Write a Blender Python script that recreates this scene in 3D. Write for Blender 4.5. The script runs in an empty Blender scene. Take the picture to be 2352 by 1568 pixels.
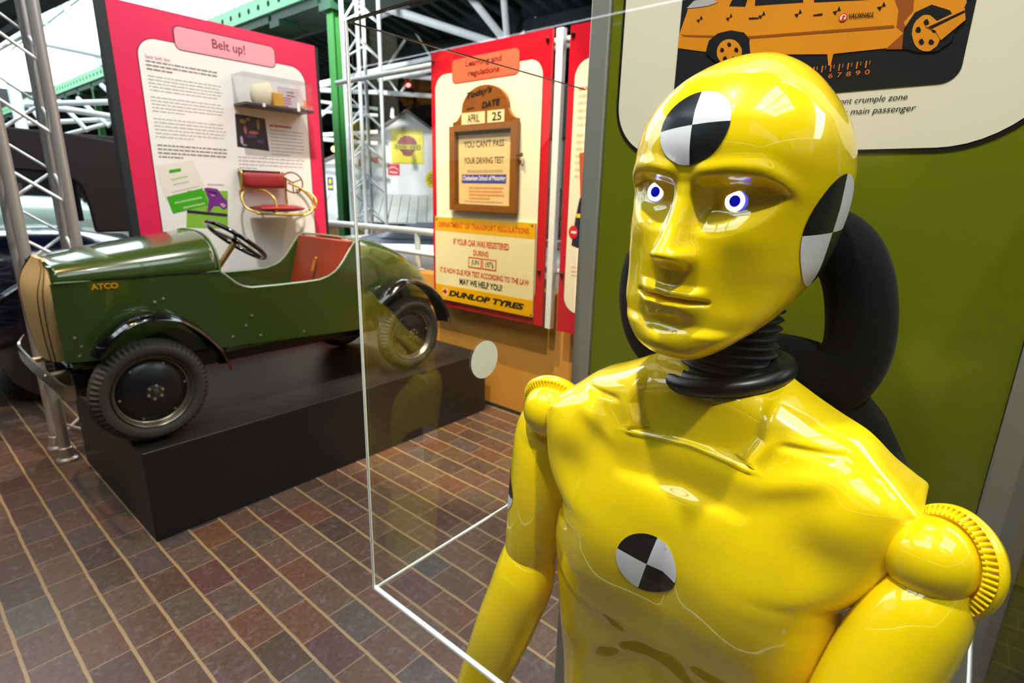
import bpy, bmesh, math, random
import numpy as np
from mathutils import Vector, Matrix
from mathutils.bvhtree import BVHTree
from math import sin, cos, pi, radians, sqrt, exp

S = bpy.context.scene
COL = S.collection
random.seed(7)

# ------------------------------------------------------------------ camera
cam_d = bpy.data.cameras.new('camera')
cam_d.sensor_width = 36.0
cam_d.lens = 36.0 * 1251.0 / 2352.0
cam_d.clip_start = 0.02
cam_d.clip_end = 200
cam = bpy.data.objects.new('camera', cam_d)
COL.objects.link(cam)
YAW, PIT, ROL = radians(40.0), radians(15.2), radians(1.43)
fw = Vector((cos(YAW)*cos(PIT), sin(YAW)*cos(PIT), -sin(PIT)))
rt = Vector((sin(YAW), -cos(YAW), 0.0))
up = rt.cross(fw)
r2 = rt*cos(ROL) + up*sin(ROL)
u2 = up*cos(ROL) - rt*sin(ROL)
cam.matrix_world = Matrix(((r2.x, u2.x, -fw.x, 0.0), (r2.y, u2.y, -fw.y, 0.0), (r2.z, u2.z, -fw.z, 1.35), (0, 0, 0, 1)))
cam_d.dof.use_dof = True
cam_d.dof.focus_distance = 0.47
cam_d.dof.aperture_fstop = 11.0
S.camera = cam

# ------------------------------------------------------------------ colour management
S.view_settings.view_transform = 'Standard'
S.view_settings.look = 'None'
S.view_settings.gamma = 1.0
S.view_settings.use_curve_mapping = False
S.view_settings.exposure = 0.12
S.cycles.use_denoising = True
S.cycles.max_bounces = 10
S.cycles.transparent_max_bounces = 24
S.cycles.caustics_reflective = False
S.cycles.caustics_refractive = False

# ------------------------------------------------------------------ sky and lamps
w = bpy.data.worlds.new('overcast_sky')
S.world = w
w.use_nodes = True
bgn = w.node_tree.nodes['Background']
bgn.inputs['Color'].default_value = (0.86, 0.95, 1.0, 1)
bgn.inputs['Strength'].default_value = 6.0

def lamp(name, loc, target, power, size_deg, color=(1, 1, 1), radius=0.04, blend=0.4):
    d = bpy.data.lights.new(name, 'SPOT')
    d.energy = power
    d.spot_size = radians(size_deg)
    d.spot_blend = blend
    d.shadow_soft_size = radius
    d.color = color
    o = bpy.data.objects.new(name, d)
    o.location = loc
    o.rotation_euler = (Vector(target)-Vector(loc)).to_track_quat('-Z', 'Y').to_euler()
    COL.objects.link(o)
    return o

WARM = (1.0, 0.74, 0.42)
SOFT = (1.0, 0.97, 0.88)
lamp('track_spot_dummy', (0.05, 0.55, 3.7), (0.5, 0.17, 1.2), 270, 34, SOFT, 0.05)
lamp('track_spot_head', (-0.15, -0.7, 3.6), (0.5, 0.17, 1.2), 170, 34, SOFT, 0.05)
lamp('track_spot_belt_panel', (1.0, 1.5, 4.6), (1.4, 3.24, 1.5), 400, 46, (1, 0.95, 0.88), 0.03)
lamp('track_spot_belt_panel_warm', (2.6, 1.9, 4.2), (1.5, 3.24, 1.5), 100, 40, WARM, 0.03)
lamp('track_spot_learning_panel', (0.9, 1.6, 4.3), (2.42, 2.2, 1.3), 520, 46, (1, 0.87, 0.64), 0.03)
lamp('track_spot_low_wall', (1.55, 2.3, 4.1), (2.45, 2.1, 0.3), 700, 34, (1.0, 0.72, 0.36), 0.02)
lamp('floor_sheen_fill', (1.3, 0.9, 4.4), (1.0, 1.1, 0.0), 260, 36, (0.95, 0.97, 1.0), 0.08, 0.9)  # added lamp, lightens the floor where its gloss looks pale
lamp('track_spot_floor_warm', (-0.2, 2.4, 4.2), (0.1, 2.7, 0.0), 260, 38, (1.0, 0.58, 0.22), 0.04, 0.6)
lamp('track_spot_car', (0.2, 1.0, 4.0), (1.2, 2.6, 0.9), 70, 40, (1, 0.88, 0.66), 0.04)
lamp('barn_fill', (3.6, 6.2, 4.4), (7.5, 9.2, 1.9), 1300, 50, (1, 0.98, 0.95), 0.1, 0.6)  # added fill to whiten the barn, stands for no fixture
lamp('hall_cars_fill', (3.4, 5.4, 3.6), (4.6, 5.0, 0.6), 600, 70, (1, 1, 1), 0.1, 0.6)  # invented lamp that lifts the white car out of the deck's shade
lamp('roof_truss_fill', (2.6, 4.6, 3.4), (6.5, 7.5, 3.6), 600, 75, (0.92, 0.97, 1.0), 0.1, 0.6)  # extra light on the roof tubes, in place of skylight

# ------------------------------------------------------------------ helpers
def lin(c):
    def f(v):
        v /= 255.0
        return v/12.92 if v <= 0.04045 else ((v+0.055)/1.055)**2.4
    return (f(c[0]), f(c[1]), f(c[2]), 1.0)

MATS = {}
def mat(name, rgb, rough=0.5, metal=0.0, coat=0.0, emit=None, estr=0.0, spec=0.5, var=0.0, vscale=8.0, bump=0.0, bscale=60.0, sheen=0.0, aniso=None, coat_ior=1.5):
    if name in MATS:
        return MATS[name]
    m = bpy.data.materials.new(name)
    m.use_nodes = True
    nt = m.node_tree
    b = nt.nodes['Principled BSDF']
    b.inputs['Base Color'].default_value = lin(rgb)
    b.inputs['Roughness'].default_value = rough
    b.inputs['Metallic'].default_value = metal
    b.inputs['Coat Weight'].default_value = coat
    b.inputs['Coat Roughness'].default_value = 0.03
    b.inputs['Coat IOR'].default_value = coat_ior
    b.inputs['Specular IOR Level'].default_value = spec
    b.inputs['Sheen Weight'].default_value = sheen
    if emit:
        b.inputs['Emission Color'].default_value = lin(emit)
        b.inputs['Emission Strength'].default_value = estr
    tc = nt.nodes.new('ShaderNodeTexCoord')
    if var > 0:
        n = nt.nodes.new('ShaderNodeTexNoise')
        n.inputs['Scale'].default_value = vscale
        n.inputs['Detail'].default_value = 6
        nt.links.new(tc.outputs['Object'], n.inputs['Vector'])
        mx = nt.nodes.new('ShaderNodeMix')
        mx.data_type = 'RGBA'
        a = lin(rgb)
        mx.inputs[6].default_value = (a[0]*(1-var), a[1]*(1-var), a[2]*(1-var), 1)
        mx.inputs[7].default_value = (min(1, a[0]*(1+var)), min(1, a[1]*(1+var)), min(1, a[2]*(1+var)), 1)
        nt.links.new(n.outputs['Fac'], mx.inputs[0])
        nt.links.new(mx.outputs[2], b.inputs['Base Color'])
    if bump > 0:
        n = nt.nodes.new('ShaderNodeTexNoise')
        n.inputs['Scale'].default_value = bscale
        nt.links.new(tc.outputs['Object'], n.inputs['Vector'])
        bp = nt.nodes.new('ShaderNodeBump')
        bp.inputs['Strength'].default_value = bump
        bp.inputs['Distance'].default_value = 0.01
        nt.links.new(n.outputs['Fac'], bp.inputs['Height'])
        nt.links.new(bp.outputs['Normal'], b.inputs['Normal'])
    if aniso:
        wv = nt.nodes.new('ShaderNodeTexNoise')
        mp = nt.nodes.new('ShaderNodeMapping')
        mp.inputs['Scale'].default_value = aniso
        nt.links.new(tc.outputs['Object'], mp.inputs['Vector'])
        nt.links.new(mp.outputs['Vector'], wv.inputs['Vector'])
        wv.inputs['Scale'].default_value = 1.0
        wv.inputs['Detail'].default_value = 3
        mr = nt.nodes.new('ShaderNodeMapRange')
        mr.inputs['To Min'].default_value = max(0.02, rough-0.12)
        mr.inputs['To Max'].default_value = rough+0.12
        nt.links.new(wv.outputs['Fac'], mr.inputs['Value'])
        nt.links.new(mr.outputs['Result'], b.inputs['Roughness'])
    MATS[name] = m
    return m

def clear_mat(name, tint=(1, 1, 1), ior=1.49, rough=0.0, boost=1.0):
    """thin clear sheet: transparent with fresnel reflections"""
    if name in MATS:
        return MATS[name]
    m = bpy.data.materials.new(name)
    m.use_nodes = True
    nt = m.node_tree
    for n in list(nt.nodes):
        nt.nodes.remove(n)
    o = nt.nodes.new('ShaderNodeOutputMaterial')
    t = nt.nodes.new('ShaderNodeBsdfTransparent')
    t.inputs['Color'].default_value = (*tint, 1)
    g = nt.nodes.new('ShaderNodeBsdfGlossy')
    g.inputs['Roughness'].default_value = rough
    fr = nt.nodes.new('ShaderNodeLayerWeight')
    fr.inputs['Blend'].default_value = 0.5
    pw = nt.nodes.new('ShaderNodeMath')
    pw.operation = 'POWER'
    pw.inputs[1].default_value = 5.0
    nt.links.new(fr.outputs['Facing'], pw.inputs[0])
    mm = nt.nodes.new('ShaderNodeMath')
    mm.operation = 'MULTIPLY_ADD'
    mm.inputs[1].default_value = 0.95
    mm.inputs[2].default_value = 0.042*boost
    mm.use_clamp = True
    nt.links.new(pw.outputs[0], mm.inputs[0])
    mx = nt.nodes.new('ShaderNodeMixShader')
    nt.links.new(mm.outputs[0], mx.inputs[0])
    nt.links.new(t.outputs[0], mx.inputs[1])
    nt.links.new(g.outputs[0], mx.inputs[2])
    nt.links.new(mx.outputs[0], o.inputs[0])
    MATS[name] = m
    return m

def V(*a):
    return Vector(a[0]) if len(a) == 1 else Vector(a)

class MB:
    """collects shapes, then links them as one mesh object"""
    def __init__(s):
        s.v = []
        s.f = []
        s.m = []
    def add(s, vs, fs, mi=0):
        o = len(s.v)
        s.v += [tuple(p) for p in vs]
        s.f += [[i+o for i in f] for f in fs]
        s.m += [mi]*len(fs)
        return s
    def box(s, a, b, mi=0):
        x0, y0, z0 = a
        x1, y1, z1 = b
        vs = [(x, y, z) for x in (x0, x1) for y in (y0, y1) for z in (z0, z1)]
        return s.add(vs, [(0, 1, 3, 2), (4, 6, 7, 5), (0, 4, 5, 1), (2, 3, 7, 6), (0, 2, 6, 4), (1, 5, 7, 3)], mi)
    def loft(s, rings, mi=0, cap=True, close=True):
        n = len(rings[0])
        vs = [p for r in rings for p in r]
        fs = []
        for i in range(len(rings)-1):
            for j in range(n if close else n-1):
                k = (j+1) % n
                fs.append((i*n+j, i*n+k, (i+1)*n+k, (i+1)*n+j))
        if cap and close:
            fs.append(tuple(range(n))[::-1])
            fs.append(tuple((len(rings)-1)*n+j for j in range(n)))
        return s.add(vs, fs, mi)
    def tube(s, pts, r, n=12, mi=0, closed=False, cap=True, flat=1.0, upv=None):
        pts = [V(p) for p in pts]
        N = len(pts)
        rr = r if isinstance(r, (list, tuple)) else [r]*N
        rings = []
        prev = None
        for i in range(N):
            if closed:
                d = pts[(i+1) % N]-pts[i-1]
            else:
                d = pts[min(i+1, N-1)]-pts[max(i-1, 0)]
            d.normalize()
            if prev is None:
                a = V(upv) if upv else (V(0, 0, 1) if abs(d.z) < 0.9 else V(1, 0, 0))
            else:
                a = prev
            e1 = (a-d*a.dot(d)).normalized()
            prev = e1
            e2 = d.cross(e1)
            rings.append([pts[i]+e1*(cos(2*pi*k/n)*rr[i])+e2*(sin(2*pi*k/n)*rr[i]*flat) for k in range(n)])
        if closed:
            rings.append(rings[0])
        return s.loft(rings, mi, cap and not closed)
    def lathe(s, c, axis, prof, n=48, mi=0, e=None):
        """prof: list of (radius, height along axis)"""
        c = V(c)
        d = V(axis).normalized()
        a = V(e) if e else (V(0, 0, 1) if abs(d.z) < 0.9 else V(1, 0, 0))
        e1 = (a-d*a.dot(d)).normalized()
        e2 = d.cross(e1)
        rings = [[c+d*h+e1*(r*cos(2*pi*k/n))+e2*(r*sin(2*pi*k/n)) for k in range(n)] for r, h in prof]
        return s.loft(rings, mi, True)
    def ball(s, c, r, n=24, mi=0, sc=(1, 1, 1)):
        c = V(c)
        rings = []
        for i in range(1, n//2):
            th = pi*i/(n//2)
            rings.append([c+V(r*sin(th)*cos(2*pi*k/n)*sc[0], r*sin(th)*sin(2*pi*k/n)*sc[1], -r*cos(th)*sc[2]) for k in range(n)])
        return s.loft(rings, mi, True)
    def prism(s, P, pts, n0, n1, mi=0, side=None):
        """polygon pts (a, t) on frame P, between offsets n0 and n1 along its normal"""
        k = len(pts)
        vs = [P(a, t, n0) for a, t in pts]+[P(a, t, n1) for a, t in pts]
        fs = [tuple(range(k))[::-1], tuple(range(k, 2*k))]
        o = len(s.f)
        s.add(vs, fs, mi)
        return s.add(vs, [(i, (i+1) % k, k+(i+1) % k, k+i) for i in range(k)], mi if side is None else side)
    def quad(s, P, a0, t0, a1, t1, n, mi=0):
        return s.add([P(a0, t0, n), P(a1, t0, n), P(a1, t1, n), P(a0, t1, n)], [(0, 1, 2, 3)], mi)
    def build(s, name, mats, parent=None, smooth=False, bevel=0.0, seg=2, recalc=True, angle=40):
        org = V(0, 0, 0)
        p = parent
        while p is not None:
            org = org+p.location
            p = p.parent
        me = bpy.data.meshes.new(name)
        me.from_pydata([tuple(V(q)-org) for q in s.v], [], s.f)
        if not isinstance(mats, (list, tuple)):
            mats = [mats]
        for m in mats:
            me.materials.append(m)
        me.polygons.foreach_set('material_index', s.m)
        me.update()
        if recalc or bevel:
            bm = bmesh.new()
            bm.from_mesh(me)
            bmesh.ops.remove_doubles(bm, verts=bm.verts, dist=1e-6)
            if recalc:
                bmesh.ops.recalc_face_normals(bm, faces=bm.faces)
            bm.to_mesh(me)
            bm.free()
        o = bpy.data.objects.new(name, me)
        COL.objects.link(o)
        if parent:
            o.parent = parent
        if bevel:
            md = o.modifiers.new('Bevel', 'BEVEL')
            md.width = bevel
            md.segments = seg
            md.limit_method = 'ANGLE'
            md.angle_limit = radians(40)
        if smooth or bevel:
            me.polygons.foreach_set('use_smooth', [True]*len(me.polygons))
            if angle < 180:
                me.set_sharp_from_angle(angle=radians(angle))
        return o

def tag(o, label, cat, group=None, kind=None):
    o['label'] = label
    if cat:
        o['category'] = cat
    if group:
        o['group'] = group
    if kind:
        o['kind'] = kind
    return o

def thing(name, label, cat, loc, group=None):
    o = bpy.data.objects.new(name, None)
    o.empty_display_size = 0.05
    o.location = loc
    COL.objects.link(o)
    return tag(o, label, cat, group)

def struct(o, label=None):
    o['kind'] = 'structure'
    if label:
        o['label'] = label
    return o

class Fr:
    """flat frame: o + u*a + z*t + n*k"""
    def __init__(s, o, u, n):
        s.o, s.u, s.n = V(o), V(u), V(n)
    def __call__(s, a, t, k=0.0):
        return s.o+s.u*a+V(0, 0, t)+s.n*k
def FX(x):
    return Fr((x, 0, 0), (0, -1, 0), (-1, 0, 0))
def FY(y):
    return Fr((0, y, 0), (1, 0, 0), (0, -1, 0))

def rrect(a0, t0, a1, t1, r, n=8):
    pts = []
    rs = r if isinstance(r, (tuple, list)) else (r, r, r, r)   # bl br tr tl
    for (cx, cy, q, rad) in ((a1-rs[1], t0+rs[1], -90, rs[1]), (a1-rs[2], t1-rs[2], 0, rs[2]), (a0+rs[3], t1-rs[3], 90, rs[3]), (a0+rs[0], t0+rs[0], 180, rs[0])):
        for i in range(n+1):
            t = radians(q+90*i/n)
            pts.append((cx+rad*cos(t), cy+rad*sin(t)))
    return pts
def oval(a, t, ra, rt_, n=32):
    return [(a+ra*cos(2*pi*i/n), t+rt_*sin(2*pi*i/n)) for i in range(n)]
def grow(pts, d):
    cx = sum(p[0] for p in pts)/len(pts)
    cy = sum(p[1] for p in pts)/len(pts)
    out = []
    n = len(pts)
    for i in range(n):
        p0, p1, p2 = pts[i-1], pts[i], pts[(i+1) % n]
        e = (p2[0]-p0[0], p2[1]-p0[1])
        l = sqrt(e[0]**2+e[1]**2) or 1
        out.append((p1[0]+e[1]/l*d, p1[1]-e[0]/l*d))
    return out

_TXT = {}
def glyphs(s, bold=0.0, shear=0.0):
    key = (s, bold, shear)
    if key in _TXT:
        return _TXT[key]
    cu = bpy.data.curves.new('t', 'FONT')
    cu.body = s
    cu.size = 1.0
    cu.shear = shear
    cu.offset = bold
    cu.resolution_u = 3
    o = bpy.data.objects.new('t', cu)
    COL.objects.link(o)
    dg = bpy.context.evaluated_depsgraph_get()
    dg.update()
    ev = o.evaluated_get(dg)
    me = ev.to_mesh()
    vs = [(v.co.x, v.co.y) for v in me.vertices]
    fs = [tuple(p.vertices) for p in me.polygons]
    ev.to_mesh_clear()
    bpy.data.objects.remove(o)
    bpy.data.curves.remove(cu)
    _TXT[key] = (vs, fs)
    return vs, fs
def text(mb, P, s, a0, t0, a1, t1, k, mi=0, bold=0.0, shear=0.0, slope=0.0):
    """fit the string s into the box a0..a1, t0..t1 of frame P"""
    vs, fs = glyphs(s, bold, shear)
    x0 = min(v[0] for v in vs)
    x1 = max(v[0] for v in vs)
    y0 = min(v[1] for v in vs)
    y1 = max(v[1] for v in vs)
    sx = (a1-a0)/(x1-x0)
    sy = (t1-t0)/(y1-y0)
    pts = []
    for x, y in vs:
        a = a0+(x-x0)*sx
        pts.append(P(a, t0+(y-y0)*sy+(a-a0)*slope, k))
    mb.add(pts, fs, mi)
def greek(mb, P, a0, a1, t_top, n, pitch, h, k, mi=0, last=0.6, rnd=None, slope=0.0):
    """lines of small print too fine to read: word-length dashes"""
    R = rnd or random
    for i in range(n):
        t = t_top-i*pitch
        end = a1-(a1-a0)*R.uniform(0, 0.06)
        if i == n-1:
            end = a0+(a1-a0)*last
        a = a0
        while a < end-0.004:
            wd = R.uniform(0.008, 0.034)*(a1-a0)/0.35
            b = min(a+wd, end)
            mb.add([P(a, t-h+(a-a0)*slope, k), P(b, t-h+(b-a0)*slope, k), P(b, t+(b-a0)*slope, k), P(a, t+(a-a0)*slope, k)], [(0, 1, 2, 3)], mi)
            a = b+0.0042*(a1-a0)/0.35

def cr(xs, ys, x):
    """smooth interpolation through a table"""
    if x <= xs[0]:
        return ys[0]
    if x >= xs[-1]:
        return ys[-1]
    i = 0
    while xs[i+1] < x:
        i += 1
    def slope(j):
        if j == 0:
            return (ys[1]-ys[0])/(xs[1]-xs[0])
        if j == len(xs)-1:
            return (ys[-1]-ys[-2])/(xs[-1]-xs[-2])
        a = (ys[j]-ys[j-1])/(xs[j]-xs[j-1])
        b = (ys[j+1]-ys[j])/(xs[j+1]-xs[j])
        if a*b <= 0:
            return 0.0
        return 2*a*b/(a+b)
    h = xs[i+1]-xs[i]
    t = (x-xs[i])/h
    return (ys[i]*(2*t**3-3*t**2+1)+slope(i)*h*(t**3-2*t**2+t)+ys[i+1]*(3*t**2-2*t**3)+slope(i+1)*h*(t**3-t**2))
def ss(a, b, x):
    t = (x-a)/(b-a)
    t = 0.0 if t < 0 else 1.0 if t > 1 else t
    return t*t*(3-2*t)
def gs(x, s):
    return exp(-(x/s)**2)
def spline(pts, n=8, closed=False):
    pts = [V(p) for p in pts]
    N = len(pts)
    out = []
    for i in range(N if closed else N-1):
        p0 = pts[i-1] if (i > 0 or closed) else pts[0]
        p1, p2 = pts[i], pts[(i+1) % N]
        p3 = pts[(i+2) % N] if (closed or i+2 < N) else pts[-1]
        for k in range(n):
            t = k/n
            out.append(0.5*((2*p1)+(p2-p0)*t+(2*p0-5*p1+4*p2-p3)*t*t+(3*p1-p0-3*p2+p3)*t**3))
    if not closed:
        out.append(pts[-1])
    return out

# ------------------------------------------------------------------ materials
YEL = mat('yellow_gloss_plastic', (255, 221, 0), 0.34, coat=1.0, spec=0.15, coat_ior=1.75)
BLK = mat('black_plastic', (14, 14, 15), 0.35)
RUB = mat('black_rubber', (20, 20, 21), 0.55, bump=0.15, bscale=90)
FAB = mat('black_fabric', (9, 9, 10), 0.95, bump=0.12, bscale=700, sheen=0.05, spec=0.15)
WHT = mat('white_vinyl', (232, 232, 238), 0.35)
BLV = mat('black_vinyl', (22, 24, 28), 0.3)
ALU = mat('brushed_aluminium', (150, 150, 142), 0.38, metal=0.35, aniso=(400, 400, 3))
CHR = mat('chrome', (225, 225, 222), 0.08, metal=1.0)
WTUBE = mat('white_painted_steel', (238, 246, 250), 0.4)
ACR = clear_mat('clear_acrylic', (0.985, 0.99, 0.985), 1.5)
ACE = mat('acrylic_edge_glow_white', (250, 255, 255), 0.25, spec=0.8)  # white base colour stands in for light glowing inside the clear edge
ACD = mat('acrylic_edge_unlit_dark', (66, 62, 56), 0.12, spec=0.9, coat=0.5)  # same clear acrylic where no light glows, dark look put into the colour

# ================================================================== setting
def floor_mat():
    m = bpy.data.materials.new('brick_paver_floor')
    m.use_nodes = True
    nt = m.node_tree
    b = nt.nodes['Principled BSDF']
    N = nt.nodes.new
    Lk = nt.links.new
    tc = N('ShaderNodeTexCoord')
    sx = N('ShaderNodeSeparateXYZ')
    Lk(tc.outputs['Object'], sx.inputs[0])
    def M(op, a, c=None, d=None):
        n = N('ShaderNodeMath')
        n.operation = op
        for i, v in enumerate((a, c, d)):
            if v is None:
                continue
            if isinstance(v, (int, float)):
                n.inputs[i].default_value = v
            else:
                Lk(v, n.inputs[i])
        return n.outputs[0]
    def noise(scale, detail=4, vec=None, rough=0.55):
        n = N('ShaderNodeTexNoise')
        n.inputs['Scale'].default_value = scale
        n.inputs['Detail'].default_value = detail
        n.inputs['Roughness'].default_value = rough
        Lk(vec or tc.outputs['Object'], n.inputs['Vector'])
        return n.outputs['Fac']
    wob = M('MULTIPLY', M('SUBTRACT', noise(6, 2), 0.5), 0.008)
    u = M('DIVIDE', M('ADD', M('SUBTRACT', sx.outputs['X'], 0.5300), wob), 0.1140)
    row = M('FLOOR', u)
    wn = N('ShaderNodeTexWhiteNoise')
    wn.noise_dimensions = '1D'
    Lk(row, wn.inputs['W'])
    v = M('ADD', M('DIVIDE', sx.outputs['Y'], 0.172), M('MULTIPLY', wn.outputs['Value'], 1.0))
    bri = M('FLOOR', v)
    cx = N('ShaderNodeCombineXYZ')
    Lk(row, cx.inputs[0])
    Lk(bri, cx.inputs[1])
    w2 = N('ShaderNodeTexWhiteNoise')
    w2.noise_dimensions = '3D'
    Lk(cx.outputs[0], w2.inputs['Vector'])
    ramp = N('ShaderNodeValToRGB')
    e = ramp.color_ramp.elements
    cols = [(0.0, (78, 64, 56)), (0.2, (104, 80, 64)), (0.38, (88, 66, 58)), (0.52, (112, 76, 58)), (0.66, (84, 76, 74)), (0.8, (104, 84, 70)), (1.0, (94, 66, 62))]
    e[0].position, e[0].color = cols[0][0], lin(cols[0][1])
    e[1].position, e[1].color = cols[-1][0], lin(cols[-1][1])
    for p, c in cols[1:-1]:
        q = e.new(p)
        q.color = lin(c)
    Lk(w2.outputs['Value'], ramp.inputs[0])
    # mottling, then pale patches that paint in the sheen of worn paving
    mot = noise(60, 8, rough=0.8)
    m1 = N('ShaderNodeMix')
    m1.data_type = 'RGBA'
    m1.blend_type = 'MULTIPLY'
    m1.inputs[0].default_value = 0.9
    Lk(ramp.outputs[0], m1.inputs[6])
    mr = N('ShaderNodeMapRange')
    mr.inputs['From Min'].default_value = 0.3
    mr.inputs['From Max'].default_value = 0.7
    mr.inputs['To Min'].default_value = 0.4
    mr.inputs['To Max'].default_value = 1.3
    Lk(mot, mr.inputs['Value'])
    cc = N('ShaderNodeCombineColor')
    for i in range(3):
        Lk(mr.outputs[0], cc.inputs[i])
    Lk(cc.outputs[0], m1.inputs[7])
    worn_sheen = N('ShaderNodeMapRange')
    worn_sheen.inputs['From Min'].default_value = 0.53
    worn_sheen.inputs['From Max'].default_value = 0.66
    Lk(noise(26, 8, rough=0.8), worn_sheen.inputs['Value'])
    m2 = N('ShaderNodeMix')
    m2.data_type = 'RGBA'
    Lk(M('MULTIPLY', worn_sheen.outputs[0], 0.30), m2.inputs[0])
    Lk(m1.outputs[2], m2.inputs[6])
    m2.inputs[7].default_value = lin((158, 152, 156))
    # joints
    fu = M('FRACT', u)
    du = M('MINIMUM', fu, M('SUBTRACT', 1.0, fu))
    fv = M('FRACT', v)
    dv_ = M('MINIMUM', fv, M('SUBTRACT', 1.0, fv))
    ju = M('LESS_THAN', M('MULTIPLY', du, 0.114), M('ADD', 0.0034, M('MULTIPLY', noise(20, 2), 0.0024)))
    jv = M('LESS_THAN', M('MULTIPLY', dv_, 0.172), 0.0016)
    j = M('MAXIMUM', ju, jv)
    m3 = N('ShaderNodeMix')
    m3.data_type = 'RGBA'
    Lk(j, m3.inputs[0])
    Lk(m2.outputs[2], m3.inputs[6])
    m3.inputs[7].default_value = lin((160, 134, 98))
    Lk(m3.outputs[2], b.inputs['Base Color'])
    rr = N('ShaderNodeMapRange')
    rr.inputs['To Min'].default_value = 0.20
    rr.inputs['To Max'].default_value = 0.52
    Lk(mot, rr.inputs['Value'])
    Lk(rr.outputs[0], b.inputs['Roughness'])
    hgt = M('SUBTRACT', M('MULTIPLY', mot, 0.25), M('MULTIPLY', j, 0.6))
    bp = N('ShaderNodeBump')
    bp.inputs['Strength'].default_value = 0.35
    bp.inputs['Distance'].default_value = 0.006
    Lk(hgt, bp.inputs['Height'])
    Lk(bp.outputs['Normal'], b.inputs['Normal'])
    return m
mb = MB()
mb.box((-14, -12, -0.2), (30, 42, 0.0))
struct(mb.build('floor', floor_mat()), 'brick paved floor with sandy joints')

HALL = mat('dark_hall_wall', (46, 46, 48), 0.9)
for nm, a, b in (('wall_west', (-14.3, -12, 0), (-14, 42, 6.2)), ('wall_south', (-14, -12.3, 0), (30, -12, 6.2)), ('wall_north', (-14, 42, 0), (30, 42.3, 6.2)), ('wall_east', (30, -12, 0), (30.3, 42, 6.2))):
    mb = MB()
    mb.box(a, b)
    struct(mb.build(nm, HALL))

# dark corrugated roof deck on the right, open glazing on the left
DECK = mat('dark_corrugated_steel', (46, 55, 60), 0.5, metal=0.0, spec=0.3)
mb = MB()
def dz(x):
    return 4.48-0.19*(x-5.3)
y = -12.0
prev = None
k = 0
while y < 42:
    for oy, oz in ((0.0, 0.0), (0.10, 0.0), (0.14, 0.09), (0.24, 0.09), (0.28, 0.0)):
        r = [(x, y+oy, dz(x)+oz) for x in (5.3, 15.5)]
        if prev:
            mb.add([prev[0], prev[1], r[1], r[0]], [(0, 1, 2, 3)])
        prev = r
    y += 0.28
mb.box((15.4, -12, 0), (15.6, 42, 2.6))
struct(mb.build('ceiling', DECK, recalc=False), 'dark corrugated roof deck')
PUR = mat('dark_purlin_steel', (30, 35, 39), 0.5)
for i, x in enumerate((6.2, 7.6, 9.0, 10.4, 11.8, 13.2)):
    mb = MB()
    mb.box((x-0.06, -12, dz(x)-0.20), (x+0.06, 42, dz(x)-0.01))
    struct(mb.build('trim_%d' % (i+1), PUR), 'purlin under the dark roof deck')
GLZ = mat('white_glazing_bar', (205, 222, 228), 0.5)
mb = MB()
for x in np.arange(-2.4, 5.2, 1.50):
    mb.box((x-0.03, 7.0, 6.2), (x+0.03, 42, 6.32))
for y in np.arange(7, 42, 2.4):
    mb.box((-2.5, y-0.035, 6.14), (5.2, y+0.035, 6.26))
SKG = clear_mat('skylight_glass', (0.97, 1.0, 1.0), 1.5)
sk = struct(mb.build('window_1', GLZ), 'glazed roof light with white bars')
mb = MB()
mb.box((-2.5, 7, 6.33), (5.2, 42, 6.34))
mb.build('glass', SKG, sk)
# solid dark roof over the near side, with two narrow roof lights
OPEN = [(-1.6, 1.9, -4.2, -1.2), (-3.6, -1.2, 0.4, 5.2)]
mb = MB()
xs_ = sorted({-14.0, 5.3}|{o[0] for o in OPEN}|{o[1] for o in OPEN})
ys_ = sorted({-12.0, 7.0}|{o[2] for o in OPEN}|{o[3] for o in OPEN})
for i in range(len(xs_)-1):
    for j in range(len(ys_)-1):
        mx, my = (xs_[i]+xs_[i+1])/2, (ys_[j]+ys_[j+1])/2
        if any(o[0] < mx < o[1] and o[2] < my < o[3] for o in OPEN):
            continue
        mb.box((xs_[i], ys_[j], 6.25), (xs_[i+1], ys_[j+1], 6.4))
mb.box((-14, 7, 6.25), (-2.5, 42, 6.4))
struct(mb.build('roof_slab', DECK), 'dark roof over the near side of the hall')
for i, o in enumerate(OPEN):
    mb = MB()
    for x in np.linspace(o[0], o[1], 4):
        mb.box((x-0.04, o[2], 6.2), (x+0.04, o[3], 6.3))
    for y in np.linspace(o[2], o[3], 4):
        mb.box((o[0], y-0.05, 6.2), (o[1], y+0.05, 6.3))
    wq = struct(mb.build('window_%d' % (i+2), GLZ), 'narrow roof light in the near roof')
    mb = MB()
    mb.box((o[0], o[2], 6.40), (o[1], o[3], 6.41))
    mb.build('glass', SKG, wq)
DKB = mat('dark_gantry_paint', (26, 27, 30), 0.7)

# green portal frame along the edge of the roof light
GPN = mat('green_painted_steel', (34, 92, 36), 0.45, var=0.15, vscale=3)
GBM = mat('pale_green_beam_paint', (132, 196, 150), 0.45)
HOLE = mat('dark_hole', (10, 16, 12), 0.9)
port = thing('roof_beam', 'pale green perforated steel beam under the glazed roof', 'beam', (5.0, 8.0, 4.0))
FB = FX(4.93)
mb = MB()
mb.box((4.94, 3.5, 4.06), (5.06, 40, 4.34))
mb.box((4.86, 3.5, 4.03), (5.14, 40, 4.06))
for y in np.arange(4, 33, 0.34):
    mb.prism(FB, oval(-y, 4.20, 0.045, 0.045, 14), -0.012, -0.008, 1)
mb.build('web', [GBM, HOLE], port)
mb = MB()
y = 3.6
while y < 36:
    mb.box((4.90, y, 3.90), (5.60, y+1.35, 4.03))
    mb.box((4.86, y+1.05, 3.80), (5.20, y+1.35, 3.90))
    y += 1.45
mb.build('bracket', mat('dark_green_paint', (24, 58, 40), 0.5), port)
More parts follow.
